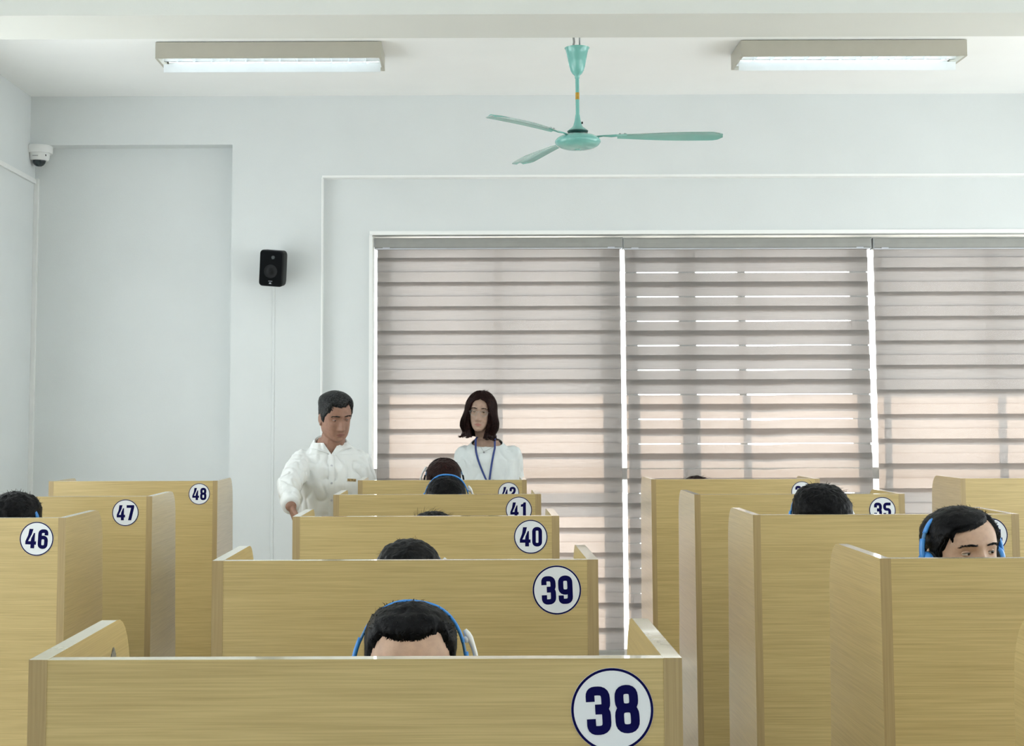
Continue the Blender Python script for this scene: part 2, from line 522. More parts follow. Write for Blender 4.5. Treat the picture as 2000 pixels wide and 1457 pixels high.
# ------------------------------------------------------------------ window frame and glass
wroot = MB().box(x_win0, X_WIN1, Y_GLASS, Y_GLASS + .008, Z_WIN0, z_win1).build('window_1', 'glass')
tag(wroot, 'wide window behind the zebra blinds', kind='structure')
def vx(p): return px_x(p, 800, Y_GLASS if any(abs(p - g) < 3 for g in (1212, 1223, 1696, 1714)) else Y_BL)
bars = [(737, 762), (966, 983), (1180, 1211), (1223.5, 1252), (1335, 1369), (1453, 1468), (1677, 1696), (1713, 1742), (1951, 1967)]
bars += [(2170, 2204), (2214, 2236)]
for a, b in bars:
    MB().box(vx(a), vx(b), Y_GLASS - .035, Y_GLASS + .03, Z_WIN0, z_win1).build('window_mullion', 'frame', wroot, bevel=.004)
for za, zb_ in ((z_win1 - .05, z_win1), (1.20, 1.275), (Z_WIN0, Z_WIN0 + .07)):
    MB().box(x_win0, X_WIN1, Y_GLASS - .03, Y_GLASS + .025, za, zb_).build('window_rail', 'frame', wroot)
hz = at(1723, 930, 9.05)
MB().box(hz.x - .012, hz.x + .012, 9.04, 9.08, hz.z - .06, hz.z + .06).build('window_handle', 'white', wroot, bevel=.004)

# ------------------------------------------------------------------ zebra blinds
PER, HB = 0.1555, 0.0925
def make_blind(x0, x1, zdark, off, wavy, label, seed):
    xa, xb = px_x(x0, 700, Y_BL), px_x(x1, 700, Y_BL)
    zt, zt0 = px_z(466, (x0 + min(x1, 2000)) / 2, Y_BL), px_z(487, (x0 + min(x1, 2000)) / 2, Y_BL)
    zbot = 0.12
    root = thing('zebra_blind', label, 'blind', ((xa + xb) / 2, Y_BL, zbot), 0, 'zebra blinds on the back window')
    hw = (xb - xa) / 2
    def L(mb): return mb.move(Matrix.Translation((0, 0, -zbot)))
    prof = [(-.045, zt0), (-.050, zt0 + .012), (-.052, (zt + zt0) / 2), (-.048, zt - .006), (-.040, zt), (.03, zt), (.03, zt0)]
    L(MB().prism(prof, 0, -hw - .008, hw + .008)).build('cassette', 'cassette', root)
    L(MB().box(-hw - .008, hw + .008, -.053, -.04, zt0 - .004, zt0 + .002)).build('cassette_lip', 'mark', root)
    for sx in (-1, 1):
        L(MB().box(sx * (hw + .011) - .003, sx * (hw + .011) + .003, -.05, .03, zt0, zt)).build('end_cap', 'steel', root)
        L(MB().box(sx * (hw - .06) - .022, sx * (hw - .06) + .022, -.055, -.04, zt0 + .001, zt0 + .008)).build('fixing_clip', 'mark', root)
    L(MB().box(-hw, hw, -.018, .012, zbot, zbot + .028)).build('bottom_rail', 'cassette', root, bevel=.006)
    n = 36
    rnd = random.Random(seed)
    zdk = px_z(zdark, (x0 + min(x1, 2000)) / 2, Y_BL)       # middle of one dark overlap
    ov = HB - off
    base = zdk + ov / 2 - HB          # bottom of a front band whose top reaches the overlap's top... overlap = front top
    for layer, (yy, z0) in enumerate(((-.006, base), (.005, base + off))):
        k = -20
        while True:
            za = z0 + k * PER; zb_ = za + HB; k += 1
            if zb_ < zbot + .02: continue
            if za > zt0 + .02: break
            za, zb_ = max(za, zbot + .015), min(zb_, zt0 + .02)
            if zb_ - za < .004: continue
            rows = []
            amp = wavy * max(0.0, min(1.0, (2.35 - za) / .9)) if layer else 0.0
            for z in (zb_, za):
                r = []
                for i in range(n + 1):
                    u = i / n
                    dz = -amp * (.6 * math.exp(-((u - .57) / .07) ** 2) - .25 * math.sin(u * 9 + 1) + .5 * math.exp(-((u - 1.02) / .06) ** 2) + .35 * math.exp(-((u - .1) / .12) ** 2))
                    r.append((-hw + 2 * hw * u, yy + .0015 * math.sin(u * 5 + layer + seed), z - zbot + dz))
                rows.append(r)
            MB().grid(rows).build('woven_band', 'band', root, smooth=True)
        rows = [[(-hw, yy + .004, z - zbot), (hw, yy + .004, z - zbot)] for z in (zt0 + .02, zbot + .015)]
        MB().grid(rows).build('sheer_panel', 'sheer', root)
    return root
make_blind(736.5, 1213, 554.5, .066, 0.002, 'leftmost striped zebra blind, behind the standing woman', 1)
make_blind(1222.5, 1699, 555.5, .0565, 0.011, 'middle striped zebra blind with bright slits between its bands', 2)
make_blind(1711, 2196, 573.5, .066, 0.003, 'striped zebra blind at the right edge of the photo', 3)
# ------------------------------------------------------------------ number stickers
def round_path(pts, r, closed=False, k=5):
    pts = [Vector(p) for p in pts]
    out, n = [], len(pts)
    for i, p in enumerate(pts):
        if not closed and i in (0, n - 1):
            out.append(p); continue
        a, b = pts[(i - 1) % n], pts[(i + 1) % n]
        d0, d1 = (a - p), (b - p)
        rr = min(r, d0.length * .49, d1.length * .49)
        q0, q1 = p + d0.normalized() * rr, p + d1.normalized() * rr
        for j in range(k + 1):
            t = j / k
            out.append(q0 * (1 - t) ** 2 + p * 2 * t * (1 - t) + q1 * t * t)
    return out
def stroke(mb, pts, s, r=.16, closed=False):
    p = round_path(pts, r, closed)
    n = len(p); vv = []
    for i in range(n):
        a = p[(i - 1) % n] if (closed or i) else p[i]
        b = p[(i + 1) % n] if (closed or i < n - 1) else p[i]
        t = (b - a).normalized()
        nn = Vector((-t.y, t.x)) * (s / 2)
        vv += [p[i] + nn, p[i] - nn]
    m_ = n if closed else n - 1
    dy = -.00025 * (1 if mb.v else 0)
    mb.add([(q.x, dy, q.y) for q in vv], [(2 * i, 2 * i + 1, 2 * ((i + 1) % n) + 1, 2 * ((i + 1) % n)) for i in range(m_)])
def poly(mb, pts): mb.add([(x, -.00012 * (len(mb.v) > 0) - .00012 * (len(mb.v) > 6), z) for x, z in pts], [tuple(range(len(pts)))])
S_ = .19; xa_, xb_, ya_, yb_ = .095, .425, .085, .915
def glyph(ch):
    g = MB()
    if ch == '0': stroke(g, [(xa_, ya_), (xb_, ya_), (xb_, yb_), (xa_, yb_)], S_, .17, True)
    elif ch == '1': poly(g, [(.20, 0), (.40, 0), (.40, 1), (.25, 1), (.20, .9), (.06, .85), (.06, .70), (.20, .72)])
    elif ch == '2':
        stroke(g, [(xa_, .64), (xa_, yb_), (xb_, yb_), (xb_, .60), (xa_, .26), (xa_, .02)], S_, .17)
        poly(g, [(0, 0), (.51, 0), (.51, .17), (0, .17)])
    elif ch == '3':
        stroke(g, [(xa_, .69), (xa_, yb_), (xb_, yb_), (xb_, .535), (.19, .535)], S_, .17)
        stroke(g, [(.19, .515), (xb_, .515), (xb_, ya_), (xa_, ya_), (xa_, .33)], S_, .17)
    elif ch == '4':
        poly(g, [(.17, 1), (.38, 1), (.31, .72), (.14, .36), (0, .36), (.12, .66)])
        poly(g, [(0, .19), (.56, .19), (.56, .36), (0, .36)])
        poly(g, [(.28, 0), (.48, 0), (.48, .80), (.42, .80), (.30, .52), (.28, .4)])
    elif ch == '5':
        stroke(g, [(.50, yb_), (xa_, yb_), (xa_, .56), (xb_, .56), (xb_, ya_), (xa_, ya_), (xa_, .32)], S_, .15)
    elif ch == '6':
        stroke(g, [(xa_, ya_), (xb_, ya_), (xb_, .585), (xa_, .585)], S_, .17, True)
        stroke(g, [(xa_, .3), (xa_, yb_), (xb_, yb_), (xb_, .70)], S_, .17)
    elif ch == '7': poly(g, [(0, 1), (.51, 1), (.51, .84), (.32, 0), (.11, 0), (.30, .82), (0, .82)])
    elif ch == '8':
        stroke(g, [(xa_, ya_), (xb_, ya_), (xb_, .525), (xa_, .525)], S_, .16, True)
        stroke(g, [(xa_ + .01, .525), (xb_ - .01, .525), (xb_ - .01, yb_), (xa_ + .01, yb_)], S_, .16, True)
    elif ch == '9':
        stroke(g, [(xa_, .415), (xb_, .415), (xb_, yb_), (xa_, yb_)], S_, .17, True)
        stroke(g, [(xb_, .7), (xb_, ya_), (xa_, ya_), (xa_, .30)], S_, .17)
    elif ch == 'J': stroke(g, [(.1, .3), (.1, ya_), (.4, ya_), (.4, 1)], .2, .15)
    elif ch == 'B':
        stroke(g, [(.1, .1), (.42, .1), (.42, .52), (.1, .52)], .2, .1, True); stroke(g, [(.1, .52), (.38, .52), (.38, .9), (.1, .9)], .2, .1, True)
    elif ch == 'L': poly(g, [(0, 0), (.5, 0), (.5, .2), (.2, .2), (.2, 1), (0, 1)])
    return g
GL = {c: glyph(c) for c in '0123456789JBL'}
def print_text(txt, h, gap=.09):
    out = []; x = 0.0; wd = {'4': .56}
    tot = sum(wd.get(c, .52) for c in txt) + gap * (len(txt) - 1)
    for c in txt:
        g = MB().add(GL[c].v, GL[c].f)
        g.v = [((vx_ + x - tot / 2) * h, vy_, (vz_ - .5) * h) for vx_, vy_, vz_ in g.v]
        out.append(g); x += wd.get(c, .52) + gap
    return out

# ------------------------------------------------------------------ study booths
BW, BH, BD, BT = 0.78, CAM_Z - .2868, 0.415, 0.022
def side_profile():
    pts = [(0, 0.0), (0, BH)]
    R = .085
    for i in range(9):
        e = PI / 2 * i / 8
        pts.append((BD - R + R * math.sin(e) ** .9, BH - .115 + .115 * math.cos(e) ** .9 if i < 8 else BH - .115))
    pts += [(BD + .02, .80), (BD + .03, .72), (BD + .03, 0.0)]
    return pts
def side_mesh():
    b = MB(); b.prism(side_profile(), 0, 0, BT)
    n = len(side_profile())
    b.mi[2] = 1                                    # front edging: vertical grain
    for i in range(3, 11): b.mi[i] = 2             # top edge: overhead light painted in as paler oak
    return b.mesh('side_panel', ['oak_y', 'oak_z', 'oak_lit_top'])
me_side = side_mesh()
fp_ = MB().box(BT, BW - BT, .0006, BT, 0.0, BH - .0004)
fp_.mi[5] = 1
me_front = fp_.mesh('front_panel', ['oak_x', 'oak_lit_top'])
me_desk = MB().box(BT, BW - BT, BT, BD + .02, .72, .745).mesh('desk_top', 'oak_x')
R_SIGN = .063 * BW
b_ = MB(); b_.lathe([(R_SIGN, 0), (R_SIGN, .0009)], 64)
b_.v = [(x, -z, y) for x, y, z in b_.v]
me_disc = b_.mesh('number_sign', 'sign')
def booth(num, X, Y, label, tilt=0.0, dx=0.0, dz=0.0, group='numbered study booths'):
    root = thing('study_booth', label, 'booth', (X, Y, 0), 0, group)
    link('front_panel', me_front, root)
    link('side_panel', me_side, root)
    link('side_panel', me_side, root, (BW - BT, 0, 0))
    link('desk_top', me_desk, root)
    if num:
        s = link('number_sign', me_disc, root, (BW * (1 - .1075) + dx, 0.0004, BH - .0775 * BW + dz))
        s.rotation_euler = (0, tilt, 0)
        s['label'] = 'round white sticker with navy number ' + num
        rg = MB(); rows = [[(r * math.sin(a), -.0011, r * math.cos(a)) for a in [2 * PI * k / 64 for k in range(64)]] for r in (R_SIGN * .995, R_SIGN * .935)]
        rg.grid(rows, True).build('sign_ring', 'navy', s)
        for g in print_text(num, R_SIGN * 1.13):
            g.move(Matrix.Translation((R_SIGN * .01, -.0011, 0))).build('numeral', 'navy', s)
    return root
def bl(s): return 'oak study booth ' + s
b38 = booth('38', -.532, 1.709, bl('numbered 38, nearest and largest'), math.radians(-3.0))
booth('39', -.529, 2.878, bl('numbered 39, second in the centre row'), math.radians(-2))
booth('40', -.530, 4.152, bl('numbered 40, in the middle of the centre row'))
booth('41', -.527, 5.324, bl('numbered 41, its sticker half hidden'), dz=.002)
booth('42', -.535, 6.546, bl('numbered 42, farthest of the centre row beside the standing man'))
booth('46', -1.968, 4.136, bl('numbered 46, cut by the left edge of the photo'), math.radians(3))
booth('47', -1.973, 5.265, bl('numbered 47, between 46 and 48 on the left'), dx=-.015)
booth('48', -1.963, 6.547, bl('numbered 48, farthest on the left by the wall'))
booth('33', .822, 2.882, bl('in front of the young man whose eyes show, right side'))
booth('34', .819, 4.166, bl('numbered 34, behind the young man in the blue headset'))
booth('35', .819, 5.264, bl('numbered 35, third from the front on the right'))
booth('36', .821, 6.555, bl('numbered 36, farthest of the right row before the blinds'))
booth('32', .800, 1.709, bl('whose pale side panel just enters at the lower right corner'))
booth('30', 2.247, 6.541, bl('far right before the blinds, sticker out of frame'))
# small grey mark and clip inside the nearest booth
sc = MB(); p = at(240, 1262, 2.05)
prof = [(.0, -.05), (.018, -.045), (.02, -.02), (.018, .0), (.012, .018), (.002, .028)]
sc.prism([(y + 2.02 - 1.709, z + 1.25) for y, z in prof] + [(-y + 2.02 - 1.709, z + 1.25) for y, z in reversed(prof)], 0, BT, BT + .0012)
sc.build('grey_mark', 'grey_tone', b38)
MB().capsule((BT + .006, .04, BH - .012), (BT + .02, .06, BH - .02), .007, .006).build('cable_clip', 'white', b38, smooth=True)

# ------------------------------------------------------------------ ceiling light fixtures
Lx, Ly, Lz = 1.225, .30, .085
def fixture_meshes():
    d = {}
    t = .004
    h = MB()
    h.box(-Lx / 2, Lx / 2, 0, t, -Lz, 0); h.box(-Lx / 2, Lx / 2, Ly - t, Ly, -Lz, 0)
    h.box(-Lx / 2, -Lx / 2 + t, t, Ly - t, -Lz, 0); h.box(Lx / 2 - t, Lx / 2, t, Ly - t, -Lz, 0)
    h.box(-Lx / 2 + t, Lx / 2 - t, t, Ly - t, -t, 0)
    d['housing'] = h.mesh('housing', 'housing')
    f = MB()
    f.box(-Lx / 2, Lx / 2, -.002, .012, -Lz - .003, -Lz); f.box(-Lx / 2, Lx / 2, Ly - .012, Ly + .002, -Lz - .003, -Lz)
    f.box(-Lx / 2 - .002, -Lx / 2 + .012, .012, Ly - .012, -Lz - .003, -Lz); f.box(Lx / 2 - .012, Lx / 2 + .002, .012, Ly - .012, -Lz - .003, -Lz)
    d['rim'] = f.mesh('rim', 'housing')
    r = MB()
    for yc in (.078, .222):
        rows = []
        for i in range(13):
            u = -1 + 2 * i / 12
            z = -.012 - (.058 * abs(u) ** 2.2)
            rows.append([(-Lx / 2 + .014, yc + u * .066, z), (Lx / 2 - .014, yc + u * .066, z)])
        r.grid(rows)
    d['reflector'] = r.mesh('reflector', 'louver', True, fix=False)
    tb = MB(); tb.lathe([(.013, 0), (.013, 1.17)], 16); tb.v = [(z - .585, y, -x) for x, y, z in tb.v]
    d['tube'] = tb.mesh('fluorescent_tube', 'tube', True)
    lb = MB()
    for yc in (-.072, .072):
        lb.prism([(yc - .062, -.030), (yc + .062, -.030), (yc + .066, 0), (yc - .066, 0)], 0, -.0015, .0015)
    d['blade'] = lb.mesh('louver_blade', 'louver')
    d['divider'] = MB().prism([(-.003, -.045), (.003, -.045), (.008, 0), (-.008, 0)], 0, -Lx / 2 + .014, Lx / 2 - .014).mesh('divider', 'louver')
    return d
FX = fixture_meshes()
def fixture(loc, label, rz=0.0, rx=0.0):
    root = thing('ceiling_light', label, 'ceiling light', loc, rz, 'louvred fluorescent ceiling lights')
    root.rotation_euler = (rx, 0, rz)
    link('housing', FX['housing'], root); link('rim', FX['rim'], root); link('reflector', FX['reflector'], root)
    for yc in (.078, .222):
        link('fluorescent_tube', FX['tube'], root, (0, yc, -.042))
    link('divider', FX['divider'], root, (0, .15, -Lz))
    for k in range(12):
        link('louver_blade', FX['blade'], root, (-Lx / 2 + Lx * (k + 1) / 13, .15, -Lz + .001 + .03))
    return root
YF = 7.50
fl_ = at(524, 108, YF); fr_ = at(1668.5, 106, YF)
ZF = ZC - .004
fixture((fl_.x, YF, ZF), 'lit louvred ceiling light on the left, above the loudspeaker')
fixture((fr_.x, YF, ZF), 'lit louvred ceiling light on the right of the ceiling fan')
for yy in (4.5, 2.9, 1.3, -.5):  # unseen rows of lights added to brighten the room
    for xx in (fl_.x, fr_.x):
        fixture((xx, yy, ZF), 'unseen louvred ceiling light added %s, %s' % ({4.5: 'over booth 40', 2.9: 'over booth 39', 1.3: 'over booth 38', -.5: 'above the photographer'}[yy], 'left of the aisle' if xx < 0 else 'right of the aisle'))

# ------------------------------------------------------------------ ceiling fan
YFAN = 7.10
def fan():
    hub = at(1128.5, 273, YFAN)
    root = thing('ceiling_fan', 'teal three-bladed ceiling fan hanging between the lights', 'ceiling fan', (hub.x, YFAN, hub.z))
    def zz(y): return at(1128, y, YFAN).z - hub.z
    ppm = 382.0
    # canopy: flared cup open at the top
    c = MB()
    prof = [(24.5, 94), (22.5, 97), (20.5, 105), (18, 118), (15.5, 130), (13, 138), (9.5, 144), (5, 148), (4.5, 153)]
    c.lathe([(r / ppm, zz(y)) for r, y in prof[::-1]], 40, cap=False)
    c.lathe([(r / ppm - .003, zz(y)) for r, y in [(24.5, 94), (20, 105), (14, 130), (3, 140)]], 40, cap=False)
    c.build('canopy', 'teal', root, smooth=True)
    MB().lathe([(3.7 / ppm, zz(228)), (3.7 / ppm, zz(146))], 20).build('down_rod', 'teal', root, auto=True)
    MB().lathe([(4.6 / ppm, zz(153)), (4.6 / ppm, zz(147))], 20).build('rod_collar', 'teal', root, auto=True)
    MB().lathe([(3.95 / ppm, zz(194.5)), (3.95 / ppm, zz(181))], 20, cap=False).build('gold_sticker', 'gold', root, smooth=True)
    prof = [(4.2, 224), (4.8, 228), (6, 236), (8.5, 245), (12.5, 251), (17, 254), (20.5, 256)]
    c = MB().lathe([(r / ppm, zz(y)) for r, y in prof[::-1]], 40, cap=False)
    c.lathe([(20.5 / ppm, zz(256)), (19 / ppm, zz(254.5)), (9 / ppm, zz(247)), (4 / ppm, zz(240))][::-1], 40, cap=False)
    lower = c.build('lower_canopy', 'teal', root, smooth=True)
    MB().box(.018, .026, -.016, -.012, zz(243), zz(239)).build('set_screw', 'black', lower)
    MB().lathe([(19.6 / ppm, zz(258.5)), (20.4 / ppm, zz(256.5)), (20.2 / ppm, zz(256))], 40).build('shade_disc', 'teal_dark', root, smooth=True)  # dark disc painting the shade in the lower canopy's open underside
    MB().lathe([(.02, -.02), (.02, zz(250))], 20).build('shaft', 'teal_dark', root, auto=True)
    prof = []
    a, b = .1155, .040
    for i in range(25):
        e = -PI / 2 + PI * i / 24
        prof.append((max(.001, a * math.cos(e) ** .72), b * math.sin(e) - .0105))
    mo = MB().lathe(prof, 56).build('motor_housing', 'teal', root, smooth=True)
    MB().lathe([(a + .0004, -.016), (a + .0014, -.013), (a + .0014, -.008), (a + .0004, -.005)], 56, cap=False).build('motor_seam', 'teal', mo, smooth=True)
    MB().lathe([(.012, -b - .0135), (.02, -b - .008)], 24).build('motor_cap', 'teal', mo, smooth=True)
    # blades at rest
    me = MB(); n = 22; rows = []
    def sect(t):
        r = .20 + .53 * t
        wdt = .052 + .098 * math.sin(min(1, t * 1.35) * PI / 2) - .012 * t
        if t > .88: wdt *= math.sqrt(max(.02, 1 - ((t - .88) / .125) ** 2))
        return r, wdt
    for sgn in (1, -1):
        for i in range(n + 1):
            r, wdt = sect(i / n)
            row = []
            for j in range(9):
                v = -1 + j / 4
                z = -math.sin(math.radians(7)) * v * wdt / 2 + .010 * (1 - v * v) + sgn * .0022 * (1 - v ** 4) - .012 * (i / n) ** 2
                row.append((r, v * wdt / 2 * math.cos(math.radians(7)) + .012 * math.sin(i / n * PI), z))
            rows.append(row)
    me.grid(rows[:n + 1]); me.grid(rows[n + 1:])
    for k in (0, 8):
        me.add([rows[i][k] for i in range(n + 1)] + [rows[n + 1 + i][k] for i in range(n + 1)], [(i, i + 1, n + 2 + i, n + 1 + i) for i in range(n)])
    for i in (0, n):
        me.add(rows[i] + rows[n + 1 + i], [(k, k + 1, 10 + k, 9 + k) for k in range(8)])
    blade = me.mesh('fan_blade', 'teal', True)
    br = MB(); br.tube([(.095, 0, .004), (.13, 0, .008), (.17, 0, .006), (.25, 0, .010)], [.010, .008, .012, .011], 10, flat=.45)
    bracket = br.mesh('blade_bracket', 'teal', True)
    bolt = MB().lathe([(.006, 0), (.006, .006)], 10).mesh('bolt', 'steel')
    for ang in (-8.0, 112.0, 232.0):
        o = link('fan_blade', blade, root, (0, 0, .008)); o.rotation_euler = (0, 0, math.radians(ang))
        q = link('blade_bracket', bracket, o)
        for bx in (.215, .24):
            link('bolt', bolt, o, (bx, 0, .012))
    # hook and wire up to the ceiling
    top = ZC - hub.z
    MB().tube([(.014, 0, zz(94)), (.014, 0, top - .03), (.010, 0, top)], .004, 8).build('hook', 'steel', root, smooth=True)
    MB().tube([(-.022, 0, zz(93)), (-.018, 0, zz(88)), (-.0145, 0, zz(82)), (-.017, 0, zz(74)), (-.012, 0, top)], .006, 8).build('power_cable', 'steel', root, smooth=True)
    MB().ball((0, 0, zz(94)), (.012, .012, .008)).build('cable_gland', 'teal', root, smooth=True)
fan()

# ------------------------------------------------------------------ loudspeaker
def loudspeaker():
    c = at(535, 523, 8.66)
    root = thing('loudspeaker', 'small black wall loudspeaker with a tweeter, mounted beside the window', 'speaker', c)
    hw, hh, dp = .0755, .112, .13
    def rr(w, h, r, k=6):
        pts = []
        for cx, cz, a0 in ((w - r, h - r, 0), (-w + r, h - r, 90), (-w + r, -h + r, 180), (w - r, -h + r, 270)):
            for i in range(k + 1):
                e = math.radians(a0 + 90 * i / k)
                pts.append((cx + r * math.cos(e), cz + r * math.sin(e)))
        return pts
    b = MB()
    rings = []
    for y, s in ((-.062, .93), (-.058, .98), (-.05, 1.0), (.02, .98), (.06, .86), (.068, .78)):
        rings.append([(x * s, y, z * s) for x, z in rr(hw, hh, .022)])
    b.loft(rings)
    R = Matrix.Rotation(math.radians(3.5), 4, 'Y') @ Matrix.Rotation(math.radians(10), 4, 'X') @ Matrix.Rotation(math.radians(-8), 4, 'Z')
    b.move(R).build('cabinet', 'black', root, auto=True)
    def on(mb): return mb.move(R)
    g = MB(); g.loft([[(x, y, z) for x, z in rr(hw * .9, hh * .93, .018)] for y in (-.0625, -.0655)])
    gr = on(g).build('grille', 'grille', root)
    t = MB(); t.lathe([(.013, 0), (.012, .002), (.008, .0035), (.004, .0015), (.001, .003)], 24)
    t.v = [(x + .012, -.0655 - z, y + .068) for x, y, z in t.v]
    tw = on(t).build('tweeter', 'black_gloss', root, smooth=True)
    t = MB(); t.lathe([(.042, 0), (.043, .0016), (.040, .0018), (.034, .0002), (.013, .0002), (.012, .0015), (.001, .002)], 40)
    t.v = [(x, -.0655 - z, y - .018) for x, y, z in t.v]
    on(t).build('woofer', 'black', root, smooth=True)
    lg = on(MB().box(-.011, .011, -.0672, -.0655, -.098, -.084)).build('logo_badge', 'black', root)
    for gg in print_text('JBL', .009):
        on(gg.move(Matrix.Translation((0, -.0675, -.091)))).build('logo_letter', 'mark', lg)
    on(MB().box(-.0125, .0125, -.0668, -.0655, -.0795, -.0775)).build('model_mark', 'mark', root)
    bk = MB().box(-.012, .012, .055, YW - c.y, -.02, .02); bk.box(-.03, .03, YW - c.y - .008, YW - c.y, -.05, .05)
    bk.build('wall_bracket', 'black', root)
loudspeaker()

# ------------------------------------------------------------------ dome camera
def dome_camera():
    yc = 8.835
    c = at(77, 284, yc)
    z0 = z_rec1 - c.z
    root = thing('dome_camera', 'white dome security camera in the upper left corner', 'camera', (c.x, yc, c.z + z0))
    s = 1 / 310.0
    MB().lathe([(25 * s, -15 * s), (26 * s, -13 * s), (26 * s, -2 * s), (25 * s, 0)], 36).build('mounting_base', 'white', root, auto=True)
    b = MB().lathe([(17 * s, -29 * s), (19 * s, -26 * s), (20.5 * s, -16 * s), (20.5 * s, -14 * s)], 36).build('camera_body', 'white', root, auto=True)
    MB().lathe([(.5 * s, -40.5 * s), (5 * s, -40 * s), (9 * s, -37.5 * s), (12 * s, -33.5 * s), (13.2 * s, -29 * s), (13.2 * s, -27 * s)], 36).build('dome_cover', 'black_gloss', root, smooth=True)
    MB().box(-7 * s, 4 * s, -20.6 * s, -19.8 * s, -22.8 * s, -21.4 * s).build('brand_mark', 'steel', b)
    MB().capsule((18 * s, -17 * s, -20 * s), (18 * s, -16 * s, -22 * s), .003, .003).build('screw', 'black', b)
    MB().tube([(-20 * s, .01, -4 * s), (-26 * s, .02, -10 * s), (-26 * s, .03, -22 * s), (-23.5 * s, .04, -32 * s), (-22 * s, .05, -42 * s)], .005, 8).build('cable', 'white', root, smooth=True)
dome_camera()

# ------------------------------------------------------------------ cable trunking
zt = px_z(356, 52, YL)
o = MB().box(XL, XL + .028, YL - .024, YL, .05, zt + .02).build('cable_trunking', 'white', bevel=.002)
tag(o, 'vertical white cable trunking in the left corner', 'trunking')
o = MB().box(XL, XL + .016, 6.3, YL - .024, zt - .016, zt + .014).build('cable_trunking', 'white', bevel=.002)
tag(o, 'white cable trunking running level along the left wall', 'trunking')
q0, q1 = at(535, 556, YW), at(535, 800, YW)
o = MB().box(q0.x - .008, q0.x + .008, YW - .004, YW, .3, q0.z + .02).build('cable_trunking', 'wall', bevel=.002)
tag(o, 'thin painted cable trunking below the loudspeaker', 'trunking')
#PEOPLE
# ------------------------------------------------------------------ people: heads
def sstep(a, b, x):
    t = max(0.0, min(1.0, (x - a) / (b - a)))
    return t * t * (3 - 2 * t)
def gs(x, c, s): return math.exp(-((x - c) / s) ** 2)
_Z = [-.115, -.108, -.09, -.065, -.035, 0.0, .03, .06, .085, .103, .115]
_W = [.012, .034, .051, .061, .0675, .0715, .0745, .0725, .062, .042, .0]
_YF = [.066, .081, .085, .0855, .086, .0865, .0885, .083, .068, .045, .0]
_YB = [-.02, .0, .035, .068, .088, .097, .101, .098, .083, .055, .0]
_US = [math.asin(max(-1, min(1, z / .115))) for z in _Z]
def _interp(tab, u):
    n = len(_US)
    if u <= _US[0]: return tab[0]
    if u >= _US[-1]: return tab[-1]
    i = max(k for k in range(n - 1) if _US[k] <= u)
    t = (u - _US[i]) / (_US[i + 1] - _US[i])
    d = lambda k: (tab[min(k + 1, n - 1)] - tab[max(k - 1, 0)]) / (_US[min(k + 1, n - 1)] - _US[max(k - 1, 0)])
    h = _US[i + 1] - _US[i]
    t2, t3 = t * t, t * t * t
    return (2 * t3 - 3 * t2 + 1) * tab[i] + (t3 - 2 * t2 + t) * h * d(i) + (-2 * t3 + 3 * t2) * tab[i + 1] + (t3 - t2) * h * d(i + 1)
def skull(a, u, face=True, wide=1.0, jaw=1.0):
    """point on the head for azimuth a (0 = face, + to the wearer's left) and latitude u"""
    z = .115 * math.sin(u)
    w_, yf, yb = _interp(_W, u), _interp(_YF, u), _interp(_YB, u)
    if z < -.02: w_ *= 1 + (jaw - 1) * min(1, (-.02 - z) / .06)
    w_ *= wide
    s, c = math.sin(a), math.cos(a)
    x = w_ * math.copysign(abs(s) ** .88, s)
    y = -yf * abs(c) ** .88 if c > 0 else yb * abs(c) ** .88
    if yb < 0 and c <= 0: y = -yb * 0 + yb * 0
    if face and c > .1:
        d = 0.0
        tz = sstep(.022, -.040, z) * sstep(-.058, -.044, z)
        d += .025 * tz * gs(x, 0, .0075 + .006 * sstep(.0, -.04, z))
        d += .004 * gs(z, .012, .02) * gs(x, 0, .010)
        for q in (-1, 1):
            d += .0065 * gs(x, q * .0125, .0065) * gs(z, -.044, .007)
            d -= .0110 * gs(x, q * .031, .017) * gs(z, .003, .0115)
            d += .0045 * gs(x, q * .030, .020) * gs(z, .024, .007)
            d += .0035 * gs(x, q * .043, .014) * gs(z, -.024, .014)
            d -= .0025 * gs(x, q * .027, .008) * gs(z, -.060, .010)
        d += .0050 * gs(x, 0, .018) * gs(z, -.0675, .0040)
        d += .0052 * gs(x, 0, .015) * gs(z, -.0785, .0048)
        d -= .0030 * gs(x, 0, .020) * gs(z, -.0728, .0018)
        d -= .0030 * gs(x, 0, .016) * gs(z, -.088, .005)
        d += .0055 * gs(x, 0, .017) * gs(z, -.100, .008)
        y -= d * sstep(.1, .35, c)
    return Vector((x, y, z))
def head_mesh(wide=1.0, jaw=1.0, na=84, nu=64):
    b = MB(); rows = []
    for i in range(nu + 1):
        u = -PI / 2 * .999 + PI * .998 * i / nu
        rows.append([skull(2 * PI * k / na, u, True, wide, jaw) for k in range(na)])
    b.grid(rows, True)
    n = na
    b.f.append(tuple(range(n - 1, -1, -1))); b.mi.append(0)
    b.f.append(tuple(range(nu * n, nu * n + n))); b.mi.append(0)
    for q in (-1, 1):      # ears
        R_ = Matrix.Rotation(q * math.radians(-22), 3, 'Z') @ Matrix.Rotation(math.radians(-8), 3, 'X')
        b.ball((q * .0735 * wide, .012, -.012), (.0075, .0175, .030), 14, 10, R_)
        b.ball((q * .0755 * wide, .006, -.034), (.006, .009, .011), 10, 8)
    return b

